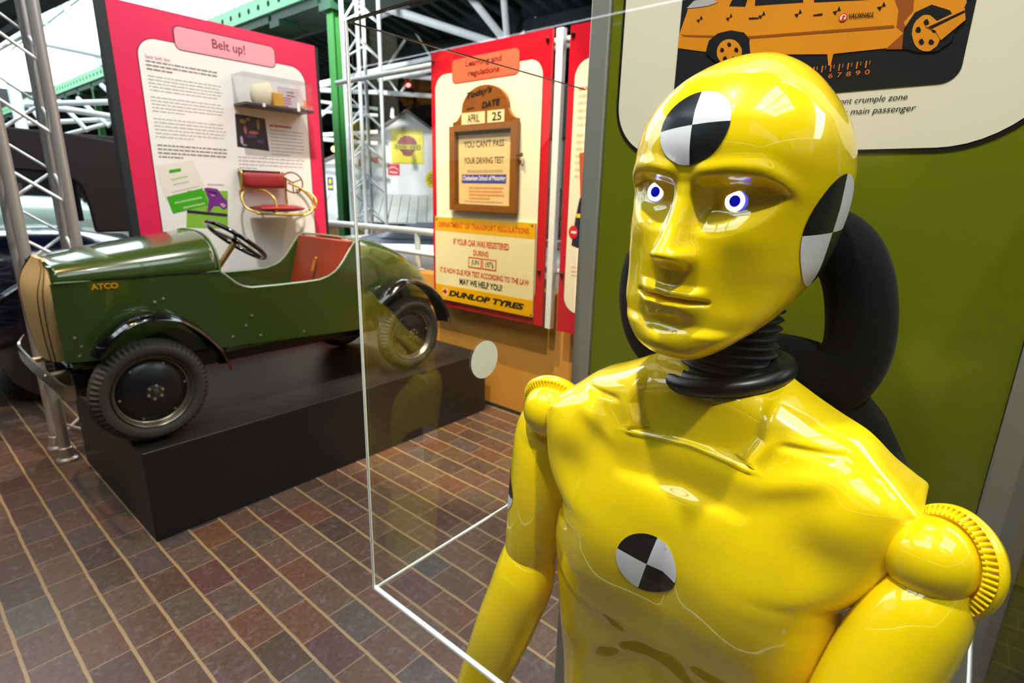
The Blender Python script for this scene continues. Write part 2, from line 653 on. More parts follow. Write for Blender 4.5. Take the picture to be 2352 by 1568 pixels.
for px_, nm in ((7.7, 'standing right of the crimson panel'), (19.6, 'far off, left of the crimson panel')):
    c = thing('steel_column', 'green steel column '+nm, 'column', (5.0, px_, 0))
    mb = MB()
    mb.box((4.93, px_-0.075, 0), (4.95, px_+0.075, 3.9))
    mb.box((5.05, px_-0.075, 0), (5.07, px_+0.075, 3.9))
    mb.box((4.95, px_-0.012, 0), (5.05, px_+0.012, 3.9))
    mb.build('shaft', GPN, c)
    mb = MB()
    mb.box((4.88, px_-0.13, 0), (5.12, px_+0.13, 0.02))
    mb.build('base_plate', GPN, c)

# ------------------------------------------------------------------ white tubular roof trusses
def tubes(name, label, segs, mats=WTUBE, group=None):
    c = V(segs[0][0])
    t = thing(name, label, 'roof truss', c, group)
    for a, b, r in segs:
        mb = MB()
        mb.tube([a, b], r, 12)
        mb.build('chord' if r > 0.04 else 'brace', mats, t, smooth=True)
    return t
def seg(*p):
    return p
tubes('roof_truss', 'thick white tubular roof struts meeting above the red panels', [
    ((5.551, 7.389, 3.968), (7.105, 6.348, 3.601), 0.062),
    ((6.446, 6.392, 4.136), (7.177, 6.274, 3.63), 0.060),
    ((6.773, 6.008, 4.148), (7.182, 6.269, 3.63), 0.056),
    ((5.677, 7.524, 3.882), (6.463, 7.403, 4.288), 0.045),
    ((7.502, 6.281, 3.796), (7.923, 6.01, 4.344), 0.030),
    ((7.91, 5.997, 4.276), (7.992, 5.73, 3.875), 0.020)])
tubes('roof_truss', 'white tubular roof truss crossing behind the silver lattice tower', [
    ((6.048, 8.112, 3.268), (8.284, 5.768, 4.026), 0.040),
    ((6.155, 8.265, 3.168), (7.87, 5.465, 3.668), 0.058),
    ((6.238, 8.372, 3.274), (8.363, 5.761, 3.09), 0.045),
    ((6.643, 8.936, 3.08), (8.938, 6.139, 2.936), 0.042),
    ((6.859, 8.883, 3.563), (7.141, 8.738, 4.017), 0.026),
    ((7.295, 8.612, 4.153), (7.393, 8.313, 3.72), 0.022),
    ((6.795, 8.886, 3.392), (6.882, 8.645, 3.066), 0.022),
    ((7.083, 8.521, 3.341), (6.897, 8.627, 3.066), 0.022)])
tubes('roof_truss', 'white tubular roof truss between the crimson panel and green column', [
    ((5.009, 9.182, 2.871), (6.042, 8.107, 3.24), 0.055),
    ((5.243, 9.601, 2.996), (6.244, 8.4, 2.976), 0.040),
    ((5.548, 10.18, 2.947), (6.587, 8.879, 2.787), 0.028),
    ((5.649, 9.833, 2.4), (6.11, 9.484, 2.876), 0.035),
    ((5.662, 9.96, 2.737), (6.564, 8.856, 2.671), 0.028),
    ((5.574, 9.87, 2.274), (6.508, 8.799, 2.378), 0.036),
    ((5.568, 9.864, 2.244), (6.468, 8.759, 2.17), 0.036)])
tubes('roof_truss', 'white tubular roof truss above the black hood at far left', [
    ((2.177, 12.43, 2.572), (3.445, 10.96, 2.675), 0.045),
    ((2.231, 12.71, 2.628), (3.457, 11.14, 2.364), 0.048),
    ((2.159, 13.31, 2.317), (3.621, 11.64, 2.482), 0.040),
    ((2.617, 13.01, 2.128), (3.708, 11.89, 2.566), 0.036),
    ((2.65, 12.57, 2.698), (2.872, 12.1, 2.217), 0.036),
    ((2.285, 13, 2.685), (2.434, 12.61, 2.201), 0.036),
    ((2.869, 12.33, 2.757), (3.129, 11.83, 2.299), 0.032),
    ((3.173, 12.06, 2.984), (3.421, 11.59, 2.562), 0.036)])
tubes('roof_truss', 'pale grey struts against the bright roof light at top left', [
    ((2.549, 12.4, 3.551), (3.425, 11.25, 3.294), 0.048),
    ((2.839, 12.41, 4.389), (3.265, 12.09, 3.312), 0.065),
    ((2.127, 12.94, 3.639), (2.06, 12.39, 2.155), 0.085)])
gan = thing('gantry', 'dark gantry beam against the glazed roof at top left corner', 'gantry', (2.213, 11.33, 3.886))
mb = MB()
mb.tube([(1.651, 11.85, 3.529), (2.639, 10.95, 4.178)], 0.22, 4)
mb.tube([(1.674, 11.69, 3.223), (2.165, 11.28, 3.64)], 0.07, 6)
mb.build('beam', DKB, gan)

def small_lamp(name, label, p, d, r, m, ln=0.2):
    t = thing(name, label, 'lamp', p)
    d = V(d).normalized()
    mb = MB()
    mb.lathe(p, d, [(r*0.5, -ln), (r*0.8, -ln*0.8), (r, -0.02), (r*1.05, 0), (r*0.8, -0.01)], 20)
    mb.build('housing', m[0], t, smooth=True)
    mb = MB()
    mb.lathe(V(p)+d*0.002, d, [(r*0.78, -0.008), (r*0.7, 0.0), (0.002, 0.004)], 20)
    mb.build('lens', m[1], t, smooth=True)
    mb = MB()
    mb.tube([V(p)-d*ln*0.5, V(p)-d*ln*0.5+V(0, 0, 0.30)], 0.006, 8)
    mb.build('stem', BLK, t)
LENSW = mat('lit_lamp_lens', (255, 246, 220), 0.4, emit=(255, 240, 205), estr=4)
LENSA = mat('lit_amber_lamp_lens', (255, 210, 120), 0.4, emit=(255, 190, 90), estr=5)
WHT_L = mat('white_lamp_housing', (225, 230, 235), 0.4)
RED_L = mat('red_lamp_housing', (205, 40, 30), 0.4)
small_lamp('spot_lamp', 'white spot lamp hanging above the gable of the white barn', (6.394, 8.218, 2.589), (-0.45, -0.5, -0.9), 0.038, (WHT_L, mat('soft_lit_lens', (255, 250, 240), 0.4, emit=(255, 250, 240), estr=1.4)))
small_lamp('spot_lamp', 'small red lamp hanging below the white roof truss', (6.677, 8.107, 3.123), (-0.3, -0.6, -0.8), 0.055, (RED_L, mat('pink_lamp_lens', (255, 190, 180), 0.4, emit=(255, 170, 160), estr=1.5)))
small_lamp('spot_lamp', 'glowing amber lamp beside the green column', (5.631, 8.888, 2.022), (-0.6, -0.75, -0.1), 0.06, (BLK, LENSA))

# ------------------------------------------------------------------ lattice towers
BRW = mat('steel_lattice_bar', (226, 228, 230), 0.3, metal=0.35)
TUB = mat('satin_steel_tube', (182, 178, 174), 0.32, metal=0.55)
TUB2 = mat('pale_alloy_tube', (222, 224, 224), 0.35, metal=0.2)
def lattice(label, x0, y0, s, h, pitch, r, rb, z0=0.0, TUB=TUB):
    t = thing('lattice_tower', label, 'truss tower', (x0+s/2, y0+s/2, z0))
    cs = [(x0, y0), (x0+s, y0), (x0+s, y0+s), (x0, y0+s)]
    for x, y in cs:
        mb = MB()
        mb.tube([(x, y, z0), (x, y, h)], r, 20)
        mb.build('chord', TUB, t, smooth=True)
        mb = MB()
        mb.lathe((x, y, z0), (0, 0, 1), [(r*1.9, 0), (r*1.9, 0.012), (r*1.3, 0.02), (r*1.3, 0.07), (r, 0.075)], 20)
        mb.build('foot', TUB, t, smooth=True)
    n = int((h-z0)/pitch)
    for k in range(4):
        a, b = cs[k], cs[(k+1) % 4]
        for i in range(n):
            z = z0+0.05+i*pitch
            # each bay: one bar up, one bar back
            mb = MB()
            if k % 2 == 0:
                mb.tube([(b[0], b[1], z), (a[0], a[1], z+pitch*0.5)], rb, 8)
                mb.tube([(a[0], a[1], z+pitch*0.5), (b[0], b[1], z+pitch)], rb, 8) if False else None
            else:
                mb.tube([(a[0], a[1], z), (b[0], b[1], z+pitch*0.5)], rb, 8)
            mb.build('brace', BRW, t, smooth=True)
            if (k in (0, 2)):
                mb = MB()
                mb.tube([(a[0], a[1], z+pitch*0.5), (b[0], b[1], z+pitch)], rb*0.8, 8)
                if k == 2:
                    mb.build('brace', BRW, t, smooth=True)
    return t
lattice('silver lattice tower standing left of the crimson panel behind the car', 0.47, 3.30, 0.195, 3.6, 0.30, 0.024, 0.0075)
lattice('slender silver lattice tower seen between the crimson and red panels', 4.50, 6.42, 0.33, 4.2, 0.42, 0.026, 0.013, TUB=TUB2)

# ------------------------------------------------------------------ low wall and hand rail
LWM = mat('buff_rendered_wall', (218, 152, 54), 0.75, var=0.18, vscale=5, bump=0.1, bscale=40)
mb = MB()
mb.box((2.5, -3.0, 0.0), (2.64, 4.6, 0.80))
struct(mb.build('wall_right', LWM), 'buff rendered low wall under the red panels')
mb = MB()
mb.box((2.488, -3.0, 0.0), (2.4995, 4.6, 0.018))
struct(mb.build('baseboard_right', mat('dark_skirting', (34, 32, 30), 0.6), bevel=0.002), 'dark skirting strip of the low wall')
rail = thing('hand_rail', 'white tubular hand rail on the low wall between the panels', 'railing', (2.57, 3.0, 0.80))
RLM = mat('white_rail_enamel', (214, 218, 216), 0.3)
mb = MB()
mb.tube([(2.57, -2.9, 1.075), (2.57, 4.55, 1.075)], 0.024, 16)
mb.build('top_rail', RLM, rail, smooth=True)
mb = MB()
mb.tube([(2.57, -2.9, 0.925), (2.57, 4.55, 0.925)], 0.0165, 14)
mb.build('mid_rail', RLM, rail, smooth=True)
for y in (-2.6, -1.2, 0.2, 1.62, 3.06, 4.5):
    mb = MB()
    mb.tube([(2.57, y, 0.80), (2.57, y, 1.07)], 0.021, 14)
    mb.lathe((2.57, y, 0.80), (0, 0, 1), [(0.045, 0), (0.045, 0.008), (0.022, 0.012)], 16)
    mb.build('rail_post', RLM, rail, smooth=True)

# ================================================================== the dummy
HM = Matrix(((-0.9914, -0.1221, 0.0434), (0.1209, -0.9919, -0.0389), (0.0478, -0.0333, 0.9983)))
HM = (Matrix.Rotation(radians(180-6.944), 3, 'Z') @ Matrix.Rotation(radians(-2.829), 3, 'Y') @ Matrix.Rotation(radians(-2.583), 3, 'X'))
HP = V(0.514, 0.177, 1.344)
def hw(p):
    return HM @ V(p) + HP

dummy = thing('crash_test_dummy', 'glossy yellow crash test dummy with lit blue eyes and chequered round targets', 'mannequin', (0.53, 0.171, 0.60))

Zw = [-.134, -.129, -.119, -.109, -.1, -.086, -.06, -.045, -.02, .013, .03, .047, .068, .088, .104, .114, .1235, .129]
Ww = [.014, .026, .040, .050, .058, .067, .0755, .0795, .0825, .0850, .085, .083, .0765, .064, .050, .038, .019, .004]
Zf = [-.134, -.130, -.122, -.108, -.098, -.085, -.06, -.035, 0, .02, .04, .06, .078, .096, .111, .122, .129]
Ff = [.064, .075, .083, .0845, .080, .081, .082, .082, .083, .0875, .090, .087, .078, .062, .038, .014, -.016]
Zb = [-.134, -.128, -.115, -.1, -.085, -.07, -.055, -.035, 0, .03, .06, .086, .104, .117, .126, .129]
Bb = [.046, .034, .02, .0, -.028, -.058, -.083, -.1, -.110, -.1115, -.106, -.09, -.07, -.047, -.030, -.022]

def face(y, z):
    a = abs(y)
    d = 0.0
    # nose
    t = min(1.0, max(0.0, (0.014-z)/0.056))
    if z > -0.044:
        h = (0.0015+0.0215*t**1.15)*(1-ss(0.006, 0.026, z))
    else:
        h = 0.023*ss(-0.0565, -0.044, z)
    sg = 0.0068+0.0052*t
    d += h*exp(-(a/sg)**2.8)
    d += 0.0075*gs(a-0.0125, 0.0055)*gs(z+0.0445, 0.0068)
    d += 0.004*gs(a, 0.022)*gs(z+0.046, 0.016)
    # brow and eye sockets
    zb = 0.0165+0.004*ss(0.008, 0.04, a)-0.016*max(0, (a-0.05)/0.028)**2
    win = ss(0.004, 0.016, a)*(1-ss(0.066, 0.082, a))
    d += 0.0035*gs(z-zb-0.005, 0.007)*win
    zl = -0.016+11*max(0.0, a-0.026)**2+0.10*max(0.0, a-0.03)+30*min(0.0, a-0.02)**2
    lat = ss(0.007, 0.018, a)*(1-ss(0.055, 0.080, a))
    sock = ss(zb+0.0012, zb-0.0058, z)*ss(zl-0.012, zl+0.016, z)*lat
    d -= 0.0112*sock*(1+0.25*gs(a-0.021, 0.01))
    # cheeks
    d += 0.0028*gs(a-0.05, 0.018)*gs(z+0.026, 0.014)
    d -= 0.003*gs(a-0.052, 0.016)*gs(z+0.072, 0.022)
    # philtrum and lips
    d -= 0.0016*gs(a, 0.0035)*gs(z+0.061, 0.006)
    lw = 1-ss(0.020, 0.035, a)
    zm = -0.0795-0.0008*gs(a, 0.008)+0.0012*ss(0.016, 0.03, a)
    tt = z-zm
    if tt > 0:
        d += 0.0058*ss(0.0, 0.0035, tt)*(1-ss(0.0055-0.001*gs(a, 0.004), 0.0135, tt))*lw
    else:
        d += 0.0092*ss(0.0, 0.0038, -tt)*(1-ss(0.0038, 0.0225, -tt))*(1-ss(0.014, 0.035, a))
    d -= 0.0040*gs(tt, 0.0019)*(1-ss(0.030, 0.036, a))
    d -= 0.0022*gs(z+0.1045, 0.005)*(1-ss(0.012, 0.034, a))
    # chin
    d += 0.0035*gs(a, 0.017)*gs(z+0.117, 0.010)
    return d

def head_mesh():
    mb = MB()
    rows, cols = 300, 260
    zs = [-.134+(.263)*(0.5*(i/(rows-1))+0.5*(0.5-0.5*cos(pi*i/(rows-1)))) for i in range(rows)]
    rings = []
    for z in zs:
        wv, f, b = cr(Zw, Ww, z), cr(Zf, Ff, z), cr(Zb, Bb, z)
        cx = b+0.53*(f-b)
        n = 2.35
        ring = []
        for j in range(cols):
            # denser towards the face
            u = j/cols
            ph = 2*pi*u+0.45*sin(2*pi*u)*-1.0
            c, s = cos(ph), sin(ph)
            A = (f-cx) if c >= 0 else (cx-b)
            x = cx+A*math.copysign(abs(c)**(2/n), c)
            y = wv*math.copysign(abs(s)**(2/n), s)
            k = ss(0.0, 0.35, c)
            if k > 0 and -.128 < z < .06:
                x += face(y, z)*k
            ring.append(hw((x, y, z)))
        rings.append(ring)
    mb.loft(rings)
    return mb
hmb = head_mesh()
head = hmb.build('head', YEL, dummy, smooth=True, angle=180)

def bvh_of(mb):
    return BVHTree.FromPolygons([V(p) for p in mb.v], mb.f)
def target(bvh, c, direction, upv, r, rot, name, parent, flip=0, off=0.0007):
    """round quartered sticker that follows the surface"""
    d = V(direction).normalized()
    a = V(upv)
    e2 = (a-d*a.dot(d)).normalized()
    e1 = e2.cross(d)
    q, rn = 40, 10
    mb = MB()
    def hit(p):
        h = bvh.ray_cast(V(c)+p-d*0.2, d)
        if h[0] is None:
            return None
        nrm = h[1]
        if nrm.dot(d) > 0:
            nrm = -nrm
        return h[0]+nrm*off
    ctr = hit(V(0, 0, 0))
    grid = []
    for i in range(1, rn+1):
        row = []
        for k in range(q):
            t = rot+2*pi*k/q
            p = (e1*cos(t)+e2*sin(t))*(r*i/rn)
            h = hit(p)
            row.append(h if h is not None else (grid[-1][k] if grid else ctr))
        grid.append(row)
    vs = [ctr]+[p for g in grid for p in g]
    for k in range(q):
        mi = ((k*4//q)+flip) % 2
        k2 = (k+1) % q
        mb.add([vs[0], vs[1+k], vs[1+k2]], [(0, 1, 2)], mi)
        for i in range(rn-1):
            mb.add([grid[i][k], grid[i+1][k], grid[i+1][k2], grid[i][k2]], [(0, 1, 2, 3)], mi)
    return mb.build(name, [BLV, WHT], parent, smooth=True, recalc=False, angle=180)

hb = bvh_of(hmb)
target(hb, hw((.086, 0, .055)), HM @ V(-1, 0, -0.28), HM @ V(0, -.13, 1), 0.0285, radians(0), 'target_sticker', head, 0)
target(hb, hw((-.012, .076, -.014)), HM @ V(0.05, -1, 0), HM @ V(0.10, 0, 1), 0.046, radians(0), 'target_sticker', head, 0)
target(hb, hw((-.012, -.076, -.014)), HM @ V(0.05, 1, 0), HM @ V(0.10, 0, 1), 0.046, radians(0), 'target_sticker', head, 1)

# eyes: round lamps set in the sockets
LEDW = mat('eye_lamp_white', (235, 240, 255), 0.3, emit=(205, 215, 255), estr=3.2)
LEDB = mat('eye_lamp_blue', (30, 30, 255), 0.3, emit=(40, 40, 255), estr=5.0)
PUP = mat('eye_pupil_blue', (8, 10, 150), 0.15, emit=(10, 12, 200), estr=0.6)
for sy in (-1, 1):
    c0 = V(0.2, -0.0368 if sy < 0 else 0.0352, 0.0052 if sy < 0 else 0.0026)
    h = hb.ray_cast(hw(c0), HM @ V(-1, 0, 0))
    hp = HM.transposed() @ (h[0]-HP)
    c = V(hp.x+0.0004, c0.y, c0.z)
    ax_ = HM @ V(1, 0.0, 0)
    mb = MB()
    mb.lathe(hw(c), ax_, [(0.0005, -0.003), (0.0086, -0.003), (0.0086, 0.0001), (0.0080, 0.0005)], 32)
    e = mb.build('eye', LEDB, head, smooth=True)
    mb = MB()
    mb.lathe(hw(c), ax_, [(0.0080, 0.0), (0.0079, 0.0010), (0.006, 0.0016), (0.0005, 0.0018)], 32)
    mb.build('lens', LEDW, e, smooth=True)
    mb = MB()
    pc = c+V(0, -0.0006*0+0.0004, 0)
    mb.lathe(hw(pc), ax_, [(0.0044, 0.001), (0.0044, 0.0020), (0.0032, 0.0024), (0.0004, 0.0026)], 24)
    mb.build('pupil', PUP, e, smooth=True)

# neck bellows and collar
mb = MB()
n0, n1 = V(0.532, 0.170, 1.175), V(0.538, 0.168, 1.285)
dv = (n1-n0).normalized()
L = (n1-n0).length
prof = [(0.02, -0.01)]
for i in range(13*6+1):
    t = i/(13*6)
    prof.append((0.0415+0.0032*cos(2*pi*t*13), t*L))
prof.append((0.02, L))
mb.lathe(n0, dv, prof, 56)
neck = mb.build('neck', RUB, dummy, smooth=True, angle=180)
mb = MB()
ring = []
for i in range(72):
    t = 2*pi*i/72
    ring.append((0.529+0.0535*cos(t), 0.169+0.0555*sin(t), 1.187-0.010*sin(t)+0.006*cos(t)))
mb.tube(ring, 0.0085, 16, closed=True)
rings = []
for r_, dz_ in ((0.050, -0.020), (0.0560, -0.008), (0.052, 0.006), (0.043, 0.009), (0.036, 0.006)):
    rings.append([(0.529+r_*0.98*cos(2*pi*i/72), 0.169+r_*sin(2*pi*i/72), 1.187+dz_-0.18*r_*sin(2*pi*i/72)+0.1*r_*cos(2*pi*i/72)) for i in range(72)])
mb.loft(rings)
mb.build('neck_collar', BLK, dummy, smooth=True, angle=60)

# torso
Tz = [.60, .7, .8, .86, .92, .96, .985, 1.005, 1.02, 1.033, 1.05, 1.07, 1.09, 1.11, 1.119, 1.128, 1.142, 1.16, 1.172, 1.184, 1.195, 1.205]
Tw = [.152, .150, .155, .160, .165, .164, .160, .150, .148, .155, .163, .170, .174, .177, .177, .168, .151, .130, .104, .080, .062, .056]
Tn_z = [.6, .9, .98, 1.02, 1.06, 1.12, 1.14, 1.17, 1.2]
Tn = [2.6, 2.7, 2.8, 3.6, 7.0, 9.0, 5.0, 3.0, 2.1]
Fz = [.6, .7, .8, .88, .93, .97, 1.01, 1.05, 1.08, 1.1, 1.12, 1.14, 1.158, 1.172, 1.182, 1.190, 1.205]
Fv = [.085, .078, .08, .084, .089, .095, .0965, .092, .0845, .0792, .0745, .0705, .0672, .0640, .058, .035, .0]
XC, YC = 0.53, 0.171
def chest(yy, z):
    a = abs(yy)
    d = 0.0
    # pectorals with a crease beneath
    zc = 0.910+0.008*gs(a, 0.03)+0.9*max(0, a-0.10)**1.3
    d += 0.010*gs(a-0.080, 0.055)*gs(z-1.010, 0.065)
    d += 0.0085*gs(a-0.085, 0.055)*ss(zc-0.009, zc+0.016, z)*ss(1.06, 0.94, z)
    d -= 0.004*gs(a, 0.012)*gs(z-1.00, 0.06)
    # rib arch and belly
    za = 0.918-0.75*max(0, a-0.01)
    d += 0.0045*gs(z-za+0.006, 0.020)*ss(0.0, 0.05, a)*(1-ss(0.05, 0.12, a))
    d -= 0.006*(1-ss(0.0, 0.07, a-(0.918-z)*0.9))*ss(0.918, 0.88, z)
    # bowl below the neck, with a crisp rim
    if z > 1.078:
        yb = 0.064*sqrt(min(1.0, (z-1.078)/0.075))
        d -= 0.0085*(1-ss(yb-0.012, yb+0.002, a))*ss(1.078, 1.09, z)
        d += 0.0025*gs(a-yb-0.004, 0.006)*ss(1.082, 1.09, z)*(1-ss(1.14, 1.17, z))
    d -= 0.005*gs(a, 0.008)*gs(z-1.088, 0.010)
    d += 0.003*gs(a-0.014, 0.008)*gs(z-1.076, 0.010)
    # collar bones: soft ridge out to the shoulder and a fine crease above it
    zk = 1.088+0.42*a
    d += 0.0042*gs(z-zk, 0.012)*ss(0.02, 0.05, a)*(1-ss(0.10, 0.14, a))
    zt_ = 1.152-1.2*max(0, a-0.12)**1.2
    d -= 0.0028*gs(z-zt_, 0.0032)*ss(0.07, 0.085, a)*(1-ss(0.165, 0.178, a))
    # front of the shoulder
    d += 0.007*gs(a-0.135, 0.035)*gs(z-1.105, 0.028)
    d -= 0.006*gs(a-0.115, 0.022)*gs(z-1.065, 0.03)
    d -= 0.012*(min(1.0, a/0.17))**3*ss(0.99, 1.06, z)
    return d
def torso_mesh():
    mb = MB()
    rows, cols = 330, 280
    rings = []
    for i in range(rows):
        t = i/(rows-1)
        z = 0.60+0.40*t/0.35 if t < 0.35 else 1.0+0.195*(t-0.35)/0.65
        wv, f, n = cr(Tz, Tw, z), cr(Fz, Fv, z), cr(Tn_z, Tn, z)
        bk = cr([.6, 1.03, 1.09, 1.13, 1.16, 1.2], [.085, .085, .060, .020, .004, .012], z)
        ring = []
        for j in range(cols):
            u = j/cols
            ph = 2*pi*u-0.5*sin(2*pi*u)
            c, s = cos(ph), sin(ph)
            A = f if c >= 0 else bk
            xx = A*math.copysign(abs(c)**(2/n), c)
            yy = wv*math.copysign(abs(s)**(2/n), s)
            k = ss(-0.05, 0.3, c)
            if k > 0:
                xx += chest(yy, z)*k
            zz = z
            ring.append((XC-xx, YC-yy, zz))
        rings.append(ring)
    mb.loft(rings)
    return mb
tmb = torso_mesh()
torso = tmb.build('torso', YEL, dummy, smooth=True, angle=180)
tb = bvh_of(tmb)
target(tb, (0.43, 0.186, 1.010), (1, 0, -0.02), (0, -0.20, 1), 0.0300, radians(0), 'target_sticker', torso, 0)

# arms
def arm(side):
    # side +1: image left (the dummy's right), -1: image right
    def W(x, y, z):
        return V(x, YC+side*y, z)
    bc = W(0.505, 0.187, 1.097) if side > 0 else W(0.480, 0.187, 1.091)
    br = 0.0315 if side < 0 else 0.0345
    mb = MB()
    mb.ball(bc, br, 40)
    mb.tube([W(0.52, 0.150, 1.090), bc], 0.026, 24)
    sh = mb.build('shoulder_joint', YEL, dummy, smooth=True)
    # upper arm: a cup that holds the ball, then a tapering sleeve
    down = (V(-0.070, 0.042, -0.235) if side < 0 else V(-0.008, 0.016, -0.24)).normalized()
    elbow = bc+down*0.235
    ring_ax = (V(0.72, side*0.66, -0.16) if side < 0 else V(0.86, side*0.22, 0.45)).normalized()
    cc = bc+ring_ax*(0.009 if side < 0 else 0.006)
    mb = MB()
    prof = [(0.020, 0.004), (0.0325, 0.002), (0.0345, -0.0005), (0.0385, 0.0045), (0.0400, 0.0035), (0.0415, 0.0050), (0.0420, 0.009), (0.039, 0.015), (0.031, 0.020), (0.015, 0.023), (0.002, 0.024)]
    mb.lathe(cc, ring_ax, prof, 72)
    out = V(0.008, side*0.012, 0)
    oo = 1.0 if side < 0 else 2.2
    pts = [bc+out*oo+down*q-out*o_*(oo/2.2) for q, o_ in ((0.012, 0.0), (0.030, 0.2), (0.050, 0.7), (0.075, 1.1), (0.11, 1.4), (0.15, 1.5), (0.19, 1.5), (0.22, 1.5), (0.238, 1.5))]
    rr_ = [.022, .030, .0345, .0360, .0365, .0365, .036, .033, .022] if side < 0 else [.022, .031, .0355, .0370, .0375, .037, .036, .032, .020]
    mb.tube(spline(pts, 6), [cr(list(range(9)), rr_, i/6) for i in range(8*6+1)], 40)
    ua = mb.build('upper_arm', YEL, dummy, smooth=True, angle=60)
    # ribbed rim round the ball
    e1 = ring_ax.cross(V(0, 0, 1)).normalized()
    e2 = ring_ax.cross(e1)
    mb = MB()
    for k in range(56):
        t = 2*pi*k/56
        q = (e1*cos(t)+e2*sin(t))
        o = cc+q*0.0360
        mb.tube([o-q*0.0035-ring_ax*0.0008, o+q*0.0040+ring_ax*0.0032], 0.0013, 8)
    mb.build('ribbed_rim', YEL, ua, smooth=True)
    # forearm
    el = bc+down*0.232+V(0.0, side*0.006, 0)
    fdir = (V(-0.22, side*0.17, -0.80)).normalized() if side > 0 else V(-0.45, side*0.02, -0.8).normalized()
    pts = [el-fdir*0.055+V(0.010, side*0.012, 0), el-fdir*0.03+V(0.004, side*0.010, 0), el+fdir*0.02, el+fdir*0.08, el+fdir*0.15, el+fdir*0.22]
    mb = MB()
    mb.tube(spline(pts, 6), [cr([0, 1, 2, 3, 4, 5], [.014, .033, .041, .040, .036, .029], i/6) for i in range(31)], 36)
    fa = mb.build('forearm', YEL, dummy, smooth=True)
    # hand
    hd = el+fdir*0.23
    mb = MB()
    pv = fdir
    pts = [hd-pv*0.02, hd+pv*0.02, hd+pv*0.06, hd+pv*0.09]
    mb.tube(spline(pts, 4), [cr([0, 1, 2, 3], [.024, .033, .036, .030], i/4) for i in range(13)], 20, flat=0.5)
    sd = pv.cross(V(1, 0, 0)).normalized()
    for k in range(4):
        b0 = hd+pv*0.085+sd*((k-1.5)*0.016)
        ln = (0.065, 0.075, 0.072, 0.055)[k]
        mb.tube(spline([b0, b0+pv*ln*0.5+V(-0.008, 0, 0), b0+pv*ln*0.8+V(-0.022, 0, 0)], 4), [.0088]*7+[.0084, .007], 12)
    b0 = hd+pv*0.03+sd*0.026
    mb.tube(spline([b0, b0+pv*0.03+sd*0.022, b0+pv*0.055+sd*0.022+V(-0.01, 0, 0)], 4), [.0105]*7+[.009, .007], 12)
    mb.build('hand', YEL, dummy, smooth=True)
    return ua, bc, down
ua1, bc1, dn1 = arm(1)
ua2, bc2, dn2 = arm(-1)
for ua, bc, dn, sd in ((ua1, bc1, dn1, 1), (ua2, bc2, dn2, -1)):
    me = ua.data
    org = ua.parent.location
    bv = BVHTree.FromPolygons([v.co+org for v in me.vertices], [tuple(p.vertices) for p in me.polygons])
    target(bv, bc+dn*0.12+V(0, sd*0.03, 0), (0.35, -sd, 0), (0, 0, 1), 0.03, 0.0, 'target_sticker', ua, 1)

# ================================================================== car seat behind the dummy
seat = thing('passenger_chair', 'black fabric car seat with open ring headrest behind the dummy', 'car seat', (0.62, 0.171, 0.0))
XS = 0.64
mb = MB()
loop = [(XS, -a, z) for a, z in [(-0.1282, 1.316), (-0.0976, 1.296), (-0.0808, 1.254), (-0.0761, 1.201), (-0.0921, 1.163), (-0.1191, 1.174), (-0.1598, 1.175), (-0.2079, 1.165), (-0.2618, 1.159), (-0.299, 1.175), (-0.3171, 1.221), (-0.3117, 1.272), (-0.2786, 1.311), (-0.1997, 1.33)]]
mb.tube(spline(loop, 6, True), 0.0290, 20, closed=True, flat=1.1, upv=(1, 0, 0))
mb.build('headrest', FAB, seat, smooth=True, angle=180)
mb = MB()
rings = []
for z, hwid, dep_, x in ((0.56, 0.20, 0.05, 0.66), (0.75, 0.20, 0.055, 0.66), (0.95, 0.19, 0.05, 0.665), (1.06, 0.165, 0.045, 0.665), (1.13, 0.125, 0.04, 0.66), (1.17, 0.09, 0.03, 0.655), (1.19, 0.05, 0.015, 0.652)):
    rings.append([(x-dep_*math.copysign(abs(cos(t))**0.7, cos(t)), 0.165+hwid*math.copysign(abs(sin(t))**0.6, sin(t)), z) for t in [2*pi*k/48 for k in range(48)]])
mb.loft(rings)
mb.build('backrest', FAB, seat, smooth=True, angle=80)
mb = MB()
mb.box((0.36, -0.02, 0.46), (0.72, 0.36, 0.595))
mb.build('seat_cushion', FAB, seat, bevel=0.03, seg=4)
mb = MB()
mb.box((0.42, 0.02, 0.0), (0.70, 0.32, 0.46))
mb.build('seat_base', BLK, seat, bevel=0.006)

# ================================================================== green display panel with its two posts
GRN = mat('olive_green_panel', (104, 112, 12), 0.22, coat=0.3)
CRM = mat('cream_print', (226, 219, 198), 0.4)
INK = mat('black_ink', (16, 17, 20), 0.4)
ORG = mat('orange_car_print', (222, 140, 16), 0.4, var=0.22, vscale=9)
ORD = mat('dark_orange_print', (150, 78, 14), 0.4)
NITE = mat('night_photo_print', (28, 29, 33), 0.35, var=0.3, vscale=6)
SILV = mat('grey_print', (176, 176, 178), 0.4)
TICK = mat('amber_print', (226, 120, 30), 0.4)
REDP = mat('red_print', (206, 40, 30), 0.4)
G = FX(0.758)
disp = thing('display_stand', 'tall olive green display stand with crash test photo between aluminium posts', 'display stand', (0.77, 0.2, 0.0))
mb = MB()
mb.box((0.758, -0.0535, 0.15), (0.776, 0.4625, 2.15))
mb.build('panel', GRN, disp)
for y0, y1 in ((0.4625, 0.497), (-0.090, -0.0535)):
    mb = MB()
    mb.box((0.752, y0+0.001, 0.0), (0.80, y1-0.001, 2.2))
    mb.build('post', ALU, disp, bevel=0.002)
bo = rrect(-0.4455, 1.4035, 0.045, 2.05, (0.075, 0.10, 0.05, 0.05), 12)
mb = MB()
mb.prism(G, bo, 0.0, 0.0010, 1)
mb.prism(G, grow(bo, -0.0042), 0.001, 0.0016, 0)
gb = mb.build('graphic_board', [CRM, INK], disp)
